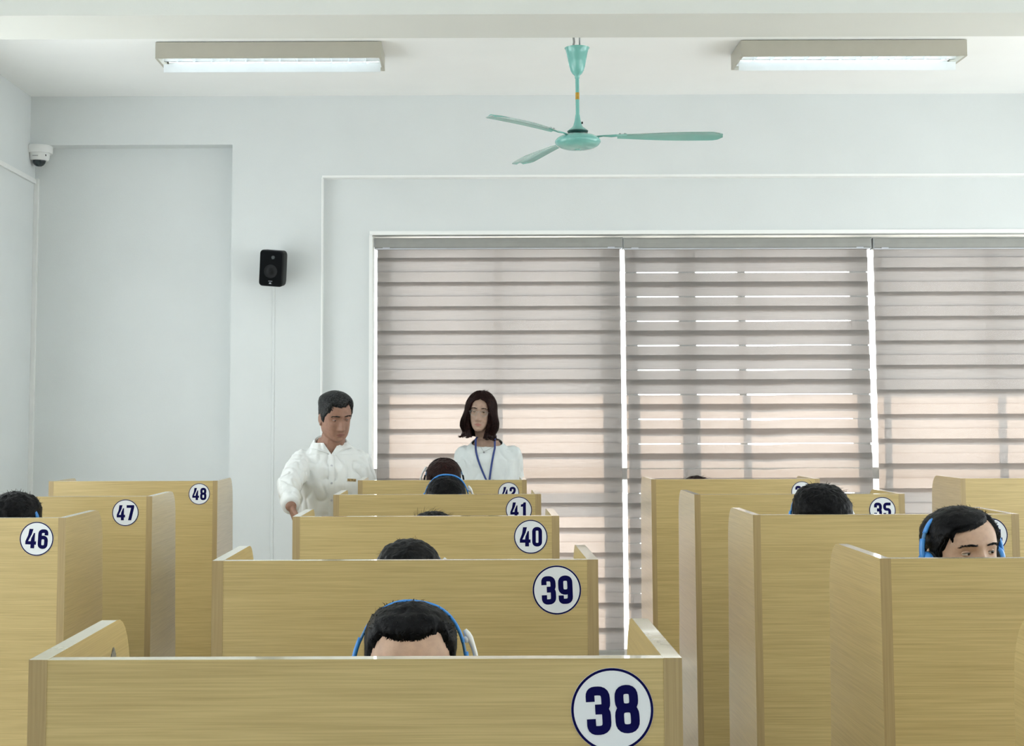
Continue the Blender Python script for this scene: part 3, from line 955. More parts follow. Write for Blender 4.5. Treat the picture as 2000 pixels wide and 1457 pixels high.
def remesh(mb, voxel, name, mat, smooth_it=0):
    o = mb.build(name + '_tmp', mat)
    md = o.modifiers.new('r', 'REMESH'); md.mode = 'VOXEL'; md.voxel_size = voxel; md.use_smooth_shade = True
    if smooth_it:
        sm = o.modifiers.new('s', 'SMOOTH'); sm.factor = .5; sm.iterations = smooth_it
    dg = bpy.context.evaluated_depsgraph_get()
    me = bpy.data.meshes.new_from_object(o.evaluated_get(dg), depsgraph=dg)
    old = o.data
    bpy.data.objects.remove(o); bpy.data.meshes.remove(old)
    me.name = name
    for p in me.polygons: p.use_smooth = True
    if not me.materials: me.materials.append(M[mat])
    return me

def ribbon(mb, pts, w, nrm):
    """thin tapered hair: a strip of triangles along pts"""
    b = len(mb.v)
    n = len(pts)
    t = (pts[-1] - pts[0]).normalized()
    s = t.cross(nrm)
    if s.length < 1e-5: s = Vector((1, 0, 0))
    s.normalize()
    for i, p in enumerate(pts[:-1]):
        ww = w * (1 - .6 * i / n) / 2
        mb.v += [tuple(p + s * ww), tuple(p - s * ww)]
    mb.v.append(tuple(pts[-1]))
    for i in range(n - 2):
        mb.f.append([b + 2 * i, b + 2 * i + 1, b + 2 * i + 3, b + 2 * i + 2]); mb.mi.append(mb.cur)
    e = b + 2 * (n - 2)
    mb.f.append([e, e + 1, b + 2 * (n - 1)]); mb.mi.append(mb.cur)

def z_low(a, st):
    """lowest z of short hair at azimuth a"""
    d = abs(math.degrees(a))
    k = [(0, st['zf']), (st.get('fw', 38), st['zf'] + st.get('corner', .006)), (st.get('fw', 38) + 12, st.get('temple', .035)),
         (70, .012), (80, -.022), (88, -.020), (95, .012), (112, .012), (124, -.045), (140, -.075), (180, -.082)]
    for (d0, z0), (d1, z1) in zip(k, k[1:]):
        if d <= d1:
            return z0 + (z1 - z0) * sstep(d0, d1, d) + st.get('slant', 0.0) * math.sin(a) * (1 if d < 50 else 0)
    return -.08
def short_hair(st, seed, wide=1.0, na=110, nu=70):
    """cropped hair: a shell grown from the scalp with strands on it"""
    rnd = random.Random(seed)
    b = MB(); idx = {}
    grid = []
    off = Vector((seed * 3.1, seed * 1.7, 0))
    for i in range(nu + 1):
        u = -.9 + (PI / 2 * .999 + .9) * i / nu
        row = []
        for k in range(na):
            a = -PI + 2 * PI * k / na
            p = skull(a, u, False, wide)
            zl = z_low(a, st) + .004 * noise.noise(Vector((a * 9, seed, 0))) + .003 * noise.noise(Vector((a * 30, seed, 5)))
            g = sstep(zl - .001, zl + .010, p.z)
            th = st['side'] + (st['top'] - st['side']) * sstep(.035, .088, p.z)
            if abs(a) < .8: th = max(th, st.get('fringe', .010) * sstep(.9, .5, abs(a)))
            nn = (noise.noise(p * 55 + off) * .22 + noise.noise(p * 140 + off) * .16) * st.get('rough', 1.0)
            n_ = Vector((p.x / .0055, p.y / .009, max(p.z, -.05) / .012 + 1.5)).normalized()
            row.append((p + n_ * (th * g * (1 + nn) + (.0006 if g > 0 else -.004)), g, n_, p, th))
        grid.append(row)
    b.grid([[q[0] for q in r] for r in grid], True)
    keep = []
    for fi, f in enumerate(b.f):
        gsum = sum(grid[v // na][v % na][1] for v in f)
        keep.append(gsum > .15)
    b.f = [f for f, q in zip(b.f, keep) if q]; b.mi = [0] * len(b.f)
    # strands
    fl = st.get('flow', (0.0, -1.0, -.2))
    for _ in range(st.get('strands', 1700)):
        i, k = rnd.randrange(4, nu), rnd.randrange(na)
        if rnd.random() > math.cos(-.9 + (PI / 2 + .9) * i / nu) + .12: continue
        q, g, n_, p, th = grid[i][k]
        if g < .5: continue
        f = Vector(fl) + Vector((rnd.uniform(-.5, .5), rnd.uniform(-.5, .5), rnd.uniform(-.2, .3)))
        if p.z < .06: f = Vector((f.x * .3, f.y * .3, -1.0))
        f = (f - n_ * f.dot(n_))
        L = (.35 + rnd.random()) * (th * 1.1 + .003) * st.get('len', 1.0)
        lift = st.get('lift', .45) * (1.0 if p.z > .06 else .25)
        d = (f.normalized() + n_ * lift * rnd.random() * 1.6).normalized()
        q0 = q - n_ * .003
        q1 = q0 + d * L * .6
        q2 = q1 + (d * .7 + Vector((rnd.uniform(-.4, .4), rnd.uniform(-.4, .4), rnd.uniform(-.5, .1)))) * L * .5
        ribbon(b, [q0, q1, q2], .0016, n_)
    # fringe hairs hanging over the forehead
    for _ in range(st.get('fringe_n', 160)):
        a = rnd.uniform(-.75, .75)
        zl = z_low(a, st)
        u = math.asin(max(-.99, min(.99, (zl + .008) / .115)))
        p = skull(a, u, False, wide) + Vector((0, -.006, .002))
        e = p + Vector((rnd.uniform(-.006, .006) + st.get('sweep', 0) * .010, -.001, -rnd.uniform(.006, .018)))
        ribbon(b, [p, (p + e) / 2 + Vector((0, -.003, 0)), e], .002, Vector((0, -1, 0)))
    return b

def eyes(root, HM, skin, wide=1.0, look=(0.0, 0.0), openness=1.0):
    for q in (-1, 1):
        c = Vector((q * .031 * wide, -.0648, .0035))
        b = MB().ball(c, .0118, 20, 14)
        eo = b.move(HM).build('eye', 'eye_white', root, smooth=True)
        d = Vector((look[0], -1, look[1])).normalized()
        ic = c + d * .0082
        MB().ball(ic, (.0066, .0046, .0066), 14, 10).move(HM).build('iris', 'iris', eo, smooth=True)
        # eyelids: parts of a slightly larger sphere
        for lo, hi in ((9 * openness, 75), (-70, -15 * openness)):
            rows = []
            for i in range(9):
                r = []
                for k in range(17):
                    az = math.radians(-78 + 156 * k / 16)
                    edge = 1 - (abs(k - 8) / 8) ** 2
                    if lo > 0: el = math.radians(lo * edge + (hi - lo * edge) * i / 8 - (1 - edge) * 4)
                    else: el = math.radians(hi * edge + (lo - hi * edge) * i / 8 - (1 - edge) * 4)
                    R = .0131
                    r.append(c + Vector((R * 1.05 * math.sin(az) * math.cos(el), -R * math.cos(az) * math.cos(el), R * math.sin(el))))
                rows.append(r)
            MB().grid(rows).move(HM).build('eyelid', skin, eo, smooth=True)
        # lash line
        p = [c + Vector((.0136 * math.sin(t) * 1.05, -.0136 * math.cos(t), .0131 * math.sin(math.radians(9 * openness * (1 - (t / 1.3) ** 2) - 4 * (t / 1.3) ** 2)))) for t in [-1.2 + 2.4 * k / 10 for k in range(11)]]
        MB().tube(p, [.0003 + .0007 * math.sin(PI * k / 10) for k in range(11)], 6).move(HM).build('lash_line', 'hair_black', eo, smooth=True)
def brows(root, HM, mat, wide=1.0, raise_=0.0, thick=1.0):
    for q in (-1, 1):
        b = MB(); rnd = random.Random(5)
        path = []
        for k in range(9):
            t = k / 8
            x = q * (.014 + .038 * t) * wide
            z = .0238 + raise_ + .0038 * math.sin(t * PI) - .0035 * t
            u = math.asin(z / .115)
            best = None
            a = math.asin(max(-1, min(1, x / .074)))
            for it in range(6):
                p = skull(a, u, True, wide); a += (x - p.x) / .075
            path.append(p + Vector((0, -.0012, 0)))
        b.tube(path, [.0026 * thick * (.75 + .4 * math.sin(PI * min(1, k / 5)) - .055 * k) for k in range(9)], 8, flat=1.0)
        for _ in range(70):
            p = path[rnd.randrange(8)] + Vector((rnd.uniform(-.003, .003), -.001, rnd.uniform(-.003, .003)))
            ribbon(b, [p, p + Vector((q * .003, -.0008, .001)), p + Vector((q * .006, 0, .0005))], .0012, Vector((0, -1, 0)))
        b.move(HM).build('eyebrow', mat, root, smooth=True)

def headset(HM, label, boom=None, dark=False, group='headsets worn at the booths', tilt=8.0, spread=.0, rz=.139, hroll=0.0):
    """HM: head frame in the world; boom: +1 / -1 the side (wearer's left = image right) of the raised boom"""
    root = thing('headset', label, 'headset', HM.to_translation() + Vector((0, 0, .0)), 0, group)
    W_ = Matrix.Translation(-root.location) @ HM @ Matrix.Rotation(math.radians(-tilt), 4, 'X') @ Matrix.Rotation(math.radians(hroll), 4, 'Y')
    band = 'black' if dark else 'blue'
    def arc(a0, a1, rx, rz, n=22, y=.0):
        return [(rx * math.copysign(abs(math.sin(math.radians(a0 + (a1 - a0) * i / n))) ** .80, a0 + (a1 - a0) * i / n), y, -.005 + rz * math.cos(math.radians(a0 + (a1 - a0) * i / n))) for i in range(n + 1)]
    rx = .098 + spread
    def strap(path, w_, t_, name, mat, par):
        b = MB(); rows = []
        for i, p in enumerate(path):
            p = Vector(p); t = (Vector(path[min(i + 1, len(path) - 1)]) - Vector(path[max(i - 1, 0)])).normalized()
            nn = Vector((t.z, 0, -t.x))
            rows.append([p + nn * t_ + Vector((0, w_ * .8, 0)), p + Vector((0, w_, 0)), p - nn * t_ + Vector((0, w_ * .8, 0)),
                         p - nn * t_ - Vector((0, w_ * .8, 0)), p - Vector((0, w_, 0)), p + nn * t_ - Vector((0, w_ * .8, 0))])
        b.loft(rows)
        return b.move(W_).build(name, mat, par, smooth=True)
    strap(arc(-58, 58, rx, rz), .008, .0032, 'headband', band, root)
    for q in (-1, 1):
        strap(arc(q * 56, q * 68, rx, rz, 6), .0055, .0028, 'slider', 'slider', root)
        arm = strap(arc(q * 66, q * 92, rx + .002, rz, 8), .008, .0042, 'ear_arm', band, root)
        c = MB(); c.lathe([(.026, 0), (.029, .004), (.029, .012), (.024, .018)], 28)
        c.v = [(q * (.083 + spread * .6 + z), x + .006, y - .020) for x, y, z in c.v]
        cup = c.move(W_).build('ear_cup', band, root, smooth=True)
        c = MB(); c.lathe([(.016, -.004), (.026, -.004), (.030, .001), (.030, .007), (.024, .011)], 28)
        c.v = [(q * (.076 + spread * .6 + z), x + .006, y - .020) for x, y, z in c.v]
        c.move(W_).build('ear_cushion', 'foam', cup, smooth=True)
    if boom:
        q = boom
        path = []
        for i in range(15):
            t = math.radians(104 - 62 * i / 14)
            path.append((q * (rx + .022) * math.sin(t) ** .8, .004, -.006 + (rz - .006) * math.cos(t)))
        r = [.0046] * 11 + [.0052, .0066, .0062, .004]
        bm_ = MB().tube(path, r, 10).move(W_).build('microphone_boom', 'white', root, smooth=True)
        MB().ball(Vector(path[12]) + Vector((-q * .006, 0, -.002)), (.006, .006, .007), 12, 8).move(W_).build('microphone', 'white', bm_, smooth=True)
    return root

# ------------------------------------------------------------------ people: bodies
def ring(cx, cy, z, w_, d, n=28, lean=0.0):
    return [Vector((cx + w_ * math.copysign(abs(math.cos(2 * PI * k / n)) ** .85, math.cos(2 * PI * k / n)), cy + d * math.copysign(abs(math.sin(2 * PI * k / n)) ** .85, math.sin(2 * PI * k / n)), z)) for k in range(n)]
def limb(b, pts, rad):
    for i in range(len(pts) - 1):
        b.capsule(pts[i], pts[i + 1], rad[i], rad[i + 1])
def hand(b, wrist, d, palm_n, side, curl=.5):
    """palm and five fingers: d along the hand, palm_n out of the back of the hand, side = thumb direction"""
    w0, d, n_, s = Vector(wrist), Vector(d).normalized(), Vector(palm_n).normalized(), Vector(side).normalized()
    for k in range(4):
        o = (k - 1.5) * .0185
        b.capsule(w0 + s * (-o * .6) * 1, w0 + d * .085 + s * -o, .0125, .0105, 10)
        L = (.043, .047, .043, .034)[k]
        p = w0 + d * (.088 - .004 * abs(k - 1.2)) + s * -o
        ang = 0.0
        for j, f in enumerate((1.0, .62, .5)):
            ang += curl * (.75, 1.0, .8)[j]
            dd = d * math.cos(ang) - n_ * math.sin(ang)
            e = p + dd * L * f
            b.capsule(p, e, .0088 - .0006 * j, .0083 - .0006 * j, 10)
            p = e
    p = w0 + d * .022 + s * .026
    b.capsule(w0 + d * .01 + s * .012, p + d * .018 + s * .008, .013, .011, 10)
    q = p + d * .018 + s * .008
    for j, L in enumerate((.036, .028)):
        dd = (d * (.8 - .1 * j) + s * (.45 - .5 * j * curl) - n_ * (.25 + .35 * curl * j)).normalized()
        b.capsule(q, q + dd * L, .0098 - .001 * j, .009 - .001 * j, 10); q = q + dd * L

def colour_lips(me, HMi, wide=1.0, mat='lip'):
    me.materials.append(M[mat])
    li = len(me.materials) - 1
    for p in me.polygons:
        c = HMi @ p.center
        if c.y < -.06 and abs(c.x) < .024 * wide and -.0835 < c.z < -.0635:
            h = .0082 * (1 - (abs(c.x) / .024) ** 1.6)
            if abs(c.z + .0733) < h: p.material_index = li

def wrinkle(me, amp, scale, seed, zlo=-9.0):
    nv = len(me.vertices)
    nrm = [v.normal.copy() for v in me.vertices]
    off = Vector((seed * 7.3, seed, 0))
    for v, n_ in zip(me.vertices, nrm):
        c = v.co
        q = Vector((c.x * scale + .5 * c.z * scale, c.y * scale, c.z * scale * .55 - c.x * scale * .4)) + off
        k = 1 - abs(noise.noise(q)) * 2
        cr = max(0.0, 1 - abs(noise.noise(q * 1.5 + Vector((4, 2, 9)))) * 3.2) ** 2
        v.co = c + n_ * (amp * (k * .7 + .4 * noise.noise(q * 2.3) - .9 * cr))
    me.update()

def cut(me, keep):
    bm = bmesh.new(); bm.from_mesh(me)
    bm.faces.ensure_lookup_table()
    dead = [f for f in bm.faces if not keep(f.calc_center_median())]
    bmesh.ops.delete(bm, geom=dead, context='FACES')
    bm.to_mesh(me); bm.free(); me.update()

def plane_cut(me, co, no, only=None):
    """clean cut: split along a plane and drop what lies beyond it (within `only`)"""
    bm = bmesh.new(); bm.from_mesh(me)
    bmesh.ops.bisect_plane(bm, geom=bm.verts[:] + bm.edges[:] + bm.faces[:], plane_co=co, plane_no=no)
    dead = [f for f in bm.faces if (f.calc_center_median() - co).dot(no) > 0 and (only is None or only(f.calc_center_median()))]
    bmesh.ops.delete(bm, geom=dead, context='FACES')
    bm.to_mesh(me); bm.free(); me.update()

def mo(name, me, parent): return link(name, me, parent)

def head_frame(center, yaw, pitch, roll):
    return Matrix.Translation(center) @ Matrix.Rotation(math.radians(yaw), 4, 'Z') @ Matrix.Rotation(math.radians(pitch), 4, 'X') @ Matrix.Rotation(math.radians(roll), 4, 'Y')

# --- a student seated at a booth, facing the camera
def student(label, px, py_top, Y, yaw, pitch, roll, st, skin='skin_boy', hair='hair_black', seed=1, face=False, hset=None, wide=1.0, look=(0, 0), scale=1.0, shirt='tee_grey', hs_label='', chair_label='', openness=1.0, zs=1.0):
    top = at(px, py_top, Y)
    thick = st['top'] * .8
    root = thing('person', label, 'person', (top.x, Y + .05, 0), 0, 'students seated in the booths')
    # head centre so that the highest point of the hair lands at the measured height
    Rh = head_frame((0, 0, 0), yaw, pitch, roll)
    hi = max((Rh @ skull(2 * PI * k / 24, -.2 + 1.76 * i / 12, False, wide)).z for i in range(13) for k in range(24))
    hc = Vector((0, -.05, top.z - hi * scale * zs - thick))
    HM = Matrix.Translation(hc) @ Rh @ Matrix.Scale(scale, 4) @ Matrix.Scale(zs, 4, (0, 0, 1))
    sh = hc.z - .235                                   # shoulder height
    vox = .0032 if face else .0065
    b = MB(); hm = head_mesh(wide) if face else head_mesh(wide, na=44, nu=34)
    hm.move(HM); b.add(hm.v, hm.f)
    b.capsule(hc + Vector((0, .025, -.05)), (0, .0, sh - .01), .056, .062)
    b.loft([ring(0, .02, .46, .15, .11), ring(0, .02, .60, .14, .10), ring(0, .0, (sh + .6) / 2, .15, .10), ring(0, -.01, sh - .12, .17, .105), ring(0, 0, sh - .03, .17, .08), ring(0, 0, sh + .03, .09, .06)])
    for q in (-1, 1):
        el = Vector((q * .235, -.07, .80)); wr = Vector((q * .16, -.26, .80))
        limb(b, [(q * .175, 0, sh - .05), el, wr], [.05, .042, .028])
        hand(b, wr, (-q * .25, -1, -.06), (0, 0, 1), (-q, -.2, 0), .35)
        limb(b, [(q * .085, 0, .53), (q * .10, -.40, .52), (q * .10, -.38, .10)], [.085, .062, .042])
        b.capsule((q * .10, -.36, .05), (q * .11, -.52, .035), .045, .034)
    me = remesh(b, vox, 'body', skin, 1)
    if face: colour_lips(me, HM.inverted(), wide)
    mo('body', me, root)
    if face:
        eyes(root, HM, skin, wide, look, openness); brows(root, HM, hair, wide)
    h = short_hair(st, seed, wide); h.move(HM)
    h.build('hair', hair, root, smooth=True, fix=False)
    # clothes
    b = MB()
    b.loft([ring(0, .02, .47, .165, .125), ring(0, .02, .62, .155, .115), ring(0, .0, (sh + .6) / 2, .165, .115), ring(0, -.01, sh - .12, .185, .12), ring(0, 0, sh - .03, .185, .095), ring(0, 0, sh + .022, .10, .075)])
    for q in (-1, 1):
        limb(b, [(q * .175, 0, sh - .05), (q * .228, -.06, .87)], [.063, .058])
    mo('shirt', remesh(b, .012, 'shirt', shirt, 3), root)
    b = MB()
    b.loft([ring(0, .02, .445, .16, .12), ring(0, .02, .50, .168, .128), ring(0, .02, .56, .16, .12)])
    for q in (-1, 1):
        limb(b, [(q * .085, 0, .53), (q * .10, -.40, .52), (q * .10, -.38, .12)], [.097, .075, .06])
    mo('trousers', remesh(b, .014, 'trousers', 'trousers', 2), root)
    for q in (-1, 1):
        s_ = MB().loft([[Vector((q * .105 + p[0] * sx, p[1] * sy - .42, z)) for p in [(math.cos(2 * PI * k / 20), math.sin(2 * PI * k / 20)) for k in range(20)]] for z, sx, sy in ((0, .048, .14), (.03, .05, .142), (.06, .042, .115), (.085, .03, .06))])
        s_.build('shoe', 'shoe', root, smooth=True)
    # the chair
    ch = thing('chair', chair_label, 'chair', (top.x, Y + .05, 0), 0, 'chairs behind the booths')
    MB().box(-.20, .20, -.24, .14, .40, .44).build('seat', 'chair_cloth', ch, bevel=.012)
    MB().box(-.19, .19, .135, .160, .55, .88).build('backrest', 'chair_cloth', ch, bevel=.012)
    for sx in (-1, 1):
        for sy in (-1, 1):
            MB().tube([(sx * .19, sy * .18 - .05, 0), (sx * .17, sy * .17 - .05, .40)], .011, 8).build('leg', 'steel', ch, smooth=True)
        MB().tube([(sx * .15, .12, .40), (sx * .15, .147, .60)], .010, 8).build('back_post', 'steel', ch, smooth=True)
    if hset is not None:
        WM = Matrix.Translation(root.location) @ HM
        headset(WM, hs_label, **hset)
    return root
ST = dict(zf=.062, top=.018, side=.008, fringe=.012)
def st(**k): d = dict(ST); d.update(k); return d
CH = {'38': 'nearest the camera', '39': 'behind the second centre booth', '40': 'in the middle of the centre row', '41': 'fourth in the centre row', '42': 'beside the standing man', '46': 'at the left edge', '33': 'of the young man whose eyes show', '34': 'of the student bowed on the right', '36': 'farthest on the right'}
def chl(s): return 'dark chair %s, under the student in booth %s' % (CH[s], s)
student('student with cropped black hair and bare forehead in booth 38', 800, 1177, 2.62, 3, 7, 2,
        st(zf=.079, top=.012, side=.0045, fringe=.009, slant=.006, lift=.45, len=.85, flow=(.2, -.6, .3), fw=46, temple=.055, corner=.004, fringe_n=260, strands=3200), seed=3, face=True, wide=1.06,
        hset=dict(boom=1, tilt=14, spread=.005, rz=.131, hroll=6), hs_label='blue headset with white raised boom on the student in booth 38', chair_label=chl('38'))
student('student whose bowed black hair shows over booth 39', 797, 1057, 3.62, -2, 28, 2,
        st(zf=.058, top=.016, side=.008, lift=.3), seed=4, hset=dict(boom=1, tilt=36, rz=.134), hs_label='blue headset with white boom tip on the student in booth 39', chair_label=chl('39'))
student('student with only a few hair tips above booth 40', 845, 1001, 4.9, 0, 16, 0,
        st(top=.016, lift=.55, len=1.9, flow=(1.0, -.2, .2)), seed=5, chair_label=chl('40'))
student('student with straight black hair above booth 41', 871, 930, 5.92, 2, 25, 0,
        st(top=.014, side=.007), seed=6, hset=dict(boom=1, tilt=24, hroll=4), hs_label='blue headset with white boom on the student in booth 41', chair_label=chl('41'))
student('student with brownish black hair above booth 42', 867, 897, 7.02, -3, 24, 0,
        st(top=.016, side=.010), hair='hair_brown', seed=7, hset=dict(boom=-1, tilt=28, dark=True), hs_label='black headset with white boom on the student in booth 42', chair_label=chl('42'))
student('student with black fringe at the left edge, in booth 46', 27, 963, 4.82, -12, 14, 4,
        st(zf=.046, top=.020, side=.012, fringe=.016), seed=8, face=True, hset=dict(tilt=4, rz=.121, spread=.006), hs_label='headset on the student at the left edge in booth 46', chair_label=chl('46'))
student('young man in booth 33 whose eyes look over the panel', 1876, 989, 3.45, 13, -1, -3,
        st(zf=.072, top=.010, side=.011, fringe=.010, slant=.020, corner=.002, fw=40, sweep=-1.2, flow=(-.8, -.5, -.1), temple=.045, fringe_n=420, strands=3000), seed=9, face=True, wide=1.03, look=(.35, -.05), scale=.98, zs=.90,
        hset=dict(tilt=6, spread=.009, rz=.119), hs_label='bright blue headset on the young man looking over booth 33', chair_label=chl('33'), openness=1.25)
student('student with thick black hair bowed behind booth 34', 1601, 947, 4.62, 2, 26, 0,
        st(zf=.05, top=.022, side=.012, lift=.35), seed=10, wide=1.06, hset=dict(boom=1, tilt=46), hs_label='headset with white boom on the student behind booth 34', chair_label=chl('34'))
student('student with only hair tips showing above booth 36', 1360, 931, 7.2, 0, 14, 0,
        st(top=.016, lift=.6, len=1.7, flow=(.9, -.2, .2)), seed=11, hair='hair_brown', chair_label=chl('36'))

# --- the standing man
def standing_man():
    Y = 7.10
    eye = at(655, 821, Y)
    rz = math.radians(8)
    root = thing('person', 'standing man in a white long-sleeved shirt looking down beside booth 42', 'person', (eye.x - .02, Y + .03, 0), rz)
    inv = (Matrix.Translation(root.location) @ Matrix.Rotation(rz, 4, 'Z')).inverted()
    def P(px, py, YY): return inv @ at(px, py, YY)
    hc = P(655, 814, Y - .02) + Vector((0, .0, 0))
    HM = head_frame(hc, 20, 15, -3) @ Matrix.Scale(.985, 4)
    wide, jaw = 1.02, 1.10
    hm = head_mesh(wide, jaw).move(HM)
    b = MB(); b.add(hm.v, hm.f)
    neck = P(646, 880, Y + .03)
    shz = neck.z - .035
    b.capsule(hc + Vector((0, .03, -.05)), neck + Vector((0, .01, -.03)), .058, .066)
    cx = neck.x
    def tors(e):
        return [ring(cx + .0, .03, .86, .165 + e, .105 + e), ring(cx, .02, 1.0, .152 + e, .10 + e), ring(cx, .01, 1.15, .165 + e, .11 + e), ring(cx, 0, 1.27, .182 + e, .118 + e),
                ring(cx, .0, shz - .05, .178 + e * 1.7, .100 + e), ring(cx, .008, shz + .0, .150 + e * 1.7, .078 + e), ring(cx, .012, shz + .035, .112 + e, .066 + e), ring(cx, .015, shz + .07, .072 + e, .060 + e), ring(cx, .018, shz + .10, .060 + e, .058 + e)]
    b.loft(tors(0))
    s0 = P(590, 902, Y + .02); e0 = P(563, 952, 6.80); w0 = P(568, 987, 6.60)
    limb(b, [s0 + Vector((.01, 0, -.015)), e0, w0], [.044, .040, .029])
    hd = (P(582, 1024, 6.54) - w0).normalized()
    hand(b, w0 + hd * .015, hd, (-1, -.25, .45), (.35, -.9, -.1), .62)
    s1 = P(702, 902, Y + .05); e1 = P(722, 968, Y + .10); w1 = P(716, 1050, Y + .02)
    limb(b, [s1 + Vector((-.01, 0, -.02)), e1, w1], [.042, .038, .029])
    hand(b, w1, (0, -.15, -1), (.9, -.2, 0), (-.1, -1, 0), .35)
    for q in (-1, 1):
        limb(b, [(cx + q * .085, .03, .86), (cx + q * .10, .02, .47), (cx + q * .10, .05, .09)], [.085, .06, .042])
        b.capsule((cx + q * .10, .05, .05), (cx + q * .12, -.10, .035), .045, .036)
    me = remesh(b, .0032, 'body', 'skin_man', 1)
    colour_lips(me, HM.inverted(), wide, 'lip_man')
    mo('body', me, root)
    eyes(root, HM, 'skin_man', wide, (0.1, -.45), .62); brows(root, HM, 'hair_grey', wide, 0, 1.0)
    h = short_hair(st(zf=.068, top=.018, side=.006, fringe=.011, slant=.010, rough=.4, lift=.12, fw=36, corner=.010, temple=.042, sweep=.9, flow=(-.8, .25, .1), strands=2600, fringe_n=140), 12, wide).move(HM)
    h.build('hair', 'hair_grey', root, smooth=True, fix=False)
    # shirt
    b = MB(); b.loft(tors(.013))
    ax = (e0 - w0).normalized()
    limb(b, [s0, e0, w0 + ax * .03], [.060, .056, .044])
    limb(b, [s1, e1, w1], [.060, .054, .042])
    sm = remesh(b, .0065, 'shirt', 'shirt', 3)
    wrinkle(sm, .0105, 11.0, 3)
    vb = shz + .018                                      # foot of the V neck
    for q in (-1, 1):
        plane_cut(sm, Vector((cx, 0, vb)), Vector((q * 0.0, 0, 1)), lambda c: False)
    def beyond(c):
        return (c.z - vb) - abs(c.x - cx) * 1.5 > 0 and c.y < .02 and abs(c.x - cx) < .07
    for q in (-1, 1):
        plane_cut(sm, Vector((cx, 0, vb)), Vector((-q * 1.5, 0, 1)), lambda c: beyond(c) and (c.x - cx) * q >= 0)
    plane_cut(sm, Vector((cx, .02, shz + .075)), Vector((0, 0, 1)))
    plane_cut(sm, w0 - ax * .006, -ax, lambda c: (c - w0).length < .09)
    so = mo('shirt', sm, root)
    bv = BVHTree.FromPolygons([v.co for v in sm.vertices], [p.vertices for p in sm.polygons])
    def front(x, z, d=.002):
        h_ = bv.ray_cast(Vector((x, -1, z)), Vector((0, 1, 0)))
        return Vector((x, (h_[0].y if h_[0] else -.1) - d, z))
    # collar: a folded leaf on each side of the neck, ending in a spread point
    for q in (-1, 1):
        rows = []
        for i in range(19):
            t = i / 18                                   # back of the neck -> front
            ang = math.radians(180 - 172 * t)
            r0 = .075
            T_ = Vector((cx + q * r0 * math.sin(ang), .018 - (r0 + .010 * t) * math.cos(ang), shz + .118 - .097 * t ** 1.7))
            an2 = math.radians(180 - 128 * t)
            r1 = .088 + .026 * sstep(.5, 1, t)
            L_ = Vector((cx + q * r1 * math.sin(an2), .018 - r1 * math.cos(an2), shz + .074 - .026 * t))
            row = [T_ + Vector((0, 0, -.018)) + (Vector((cx, .018, T_.z)) - T_) * .04]
            for k in range(7):
                f = k / 6
                p_ = T_.lerp(L_, f)
                o_ = Vector((p_.x - cx, p_.y - .018, 0)).normalized()
                row.append(p_ + o_ * (.010 * math.sin(PI * min(1, f * 1.1)) + .004) + Vector((0, 0, .004 * math.sin(PI * f))))
            rows.append(row)
        o = MB().grid(rows).build('collar', 'shirt', so, smooth=True)
        md = o.modifiers.new('t', 'SOLIDIFY'); md.thickness = .0022
    # placket, buttons, pocket, name badge
    rows = []
    for i in range(22):
        z = vb - .004 - i * .020
        rows.append([front(cx - .015, z), front(cx - .008, z, .0045), front(cx + .008, z, .0045), front(cx + .015, z)])
    MB().grid(rows).build('placket', 'shirt', so, smooth=True)
    for k in range(5):
        p = front(cx + .0, vb - .055 - .085 * k, .005)
        t = MB(); t.lathe([(.0052, 0), (.0056, .0012), (.004, .0018)], 14); t.v = [(x + p.x, p.y - z, y + p.z) for x, y, z in t.v]
        t.build('button', 'mark', so)
    rows = []
    for i in range(8):
        z = shz - .118 - i * .017
        rows.append([front(cx + .055 + k * .0135, z, .0028 if k not in (0, 8) else -.002) for k in range(9)])
    MB().grid(rows).build('pocket', 'shirt', so, smooth=True)
    p = front(cx + .098, shz - .108, .004)
    n0 = (front(cx + .12, shz - .108) - front(cx + .075, shz - .108)).normalized()
    ang = math.atan2(n0.y, n0.x)
    R_ = Matrix.Translation(p) @ Matrix.Rotation(ang, 4, 'Z') @ Matrix.Rotation(math.radians(4), 4, 'Y')
    bd = MB().box(-.0265, .0265, -.003, .001, -.0095, .0095).move(R_).build('name_badge', 'white', root, bevel=.001)
    MB().box(-.0235, .0235, -.0042, -.0028, -.0068, .0062).move(R_).build('badge_plate', 'badge', bd)
    # cuff
    MB().tube([w0 - ax * .012, w0 - ax * .010, w0 + ax * .02, w0 + ax * .05], [.030, .041, .045, .049], 24).build('cuff', 'shirt', so, smooth=True)
    b = MB(); b.loft([ring(cx, .03, .80, .172, .115), ring(cx, .03, .9, .178, .120), ring(cx, .02, .96, .166, .114)])
    for q in (-1, 1):
        limb(b, [(cx + q * .085, .03, .86), (cx + q * .10, .02, .47), (cx + q * .10, .05, .10)], [.098, .078, .066])
    mo('trousers', remesh(b, .012, 'trousers', 'trousers', 3), root)
    for q in (-1, 1):
        s_ = MB().loft([[Vector((cx + q * .11 + p[0] * sx, p[1] * sy - .03, z)) for p in [(math.cos(2 * PI * k / 20), math.sin(2 * PI * k / 20)) for k in range(20)]] for z, sx, sy in ((0, .05, .145), (.03, .052, .147), (.06, .044, .12), (.09, .03, .06))])
        s_.build('shoe', 'shoe', root, smooth=True)
M['badge'] = plain('badge_gold_brown', (0.30, 0.20, 0.07), rough=0.4, var=0.6, scale=160)
standing_man()

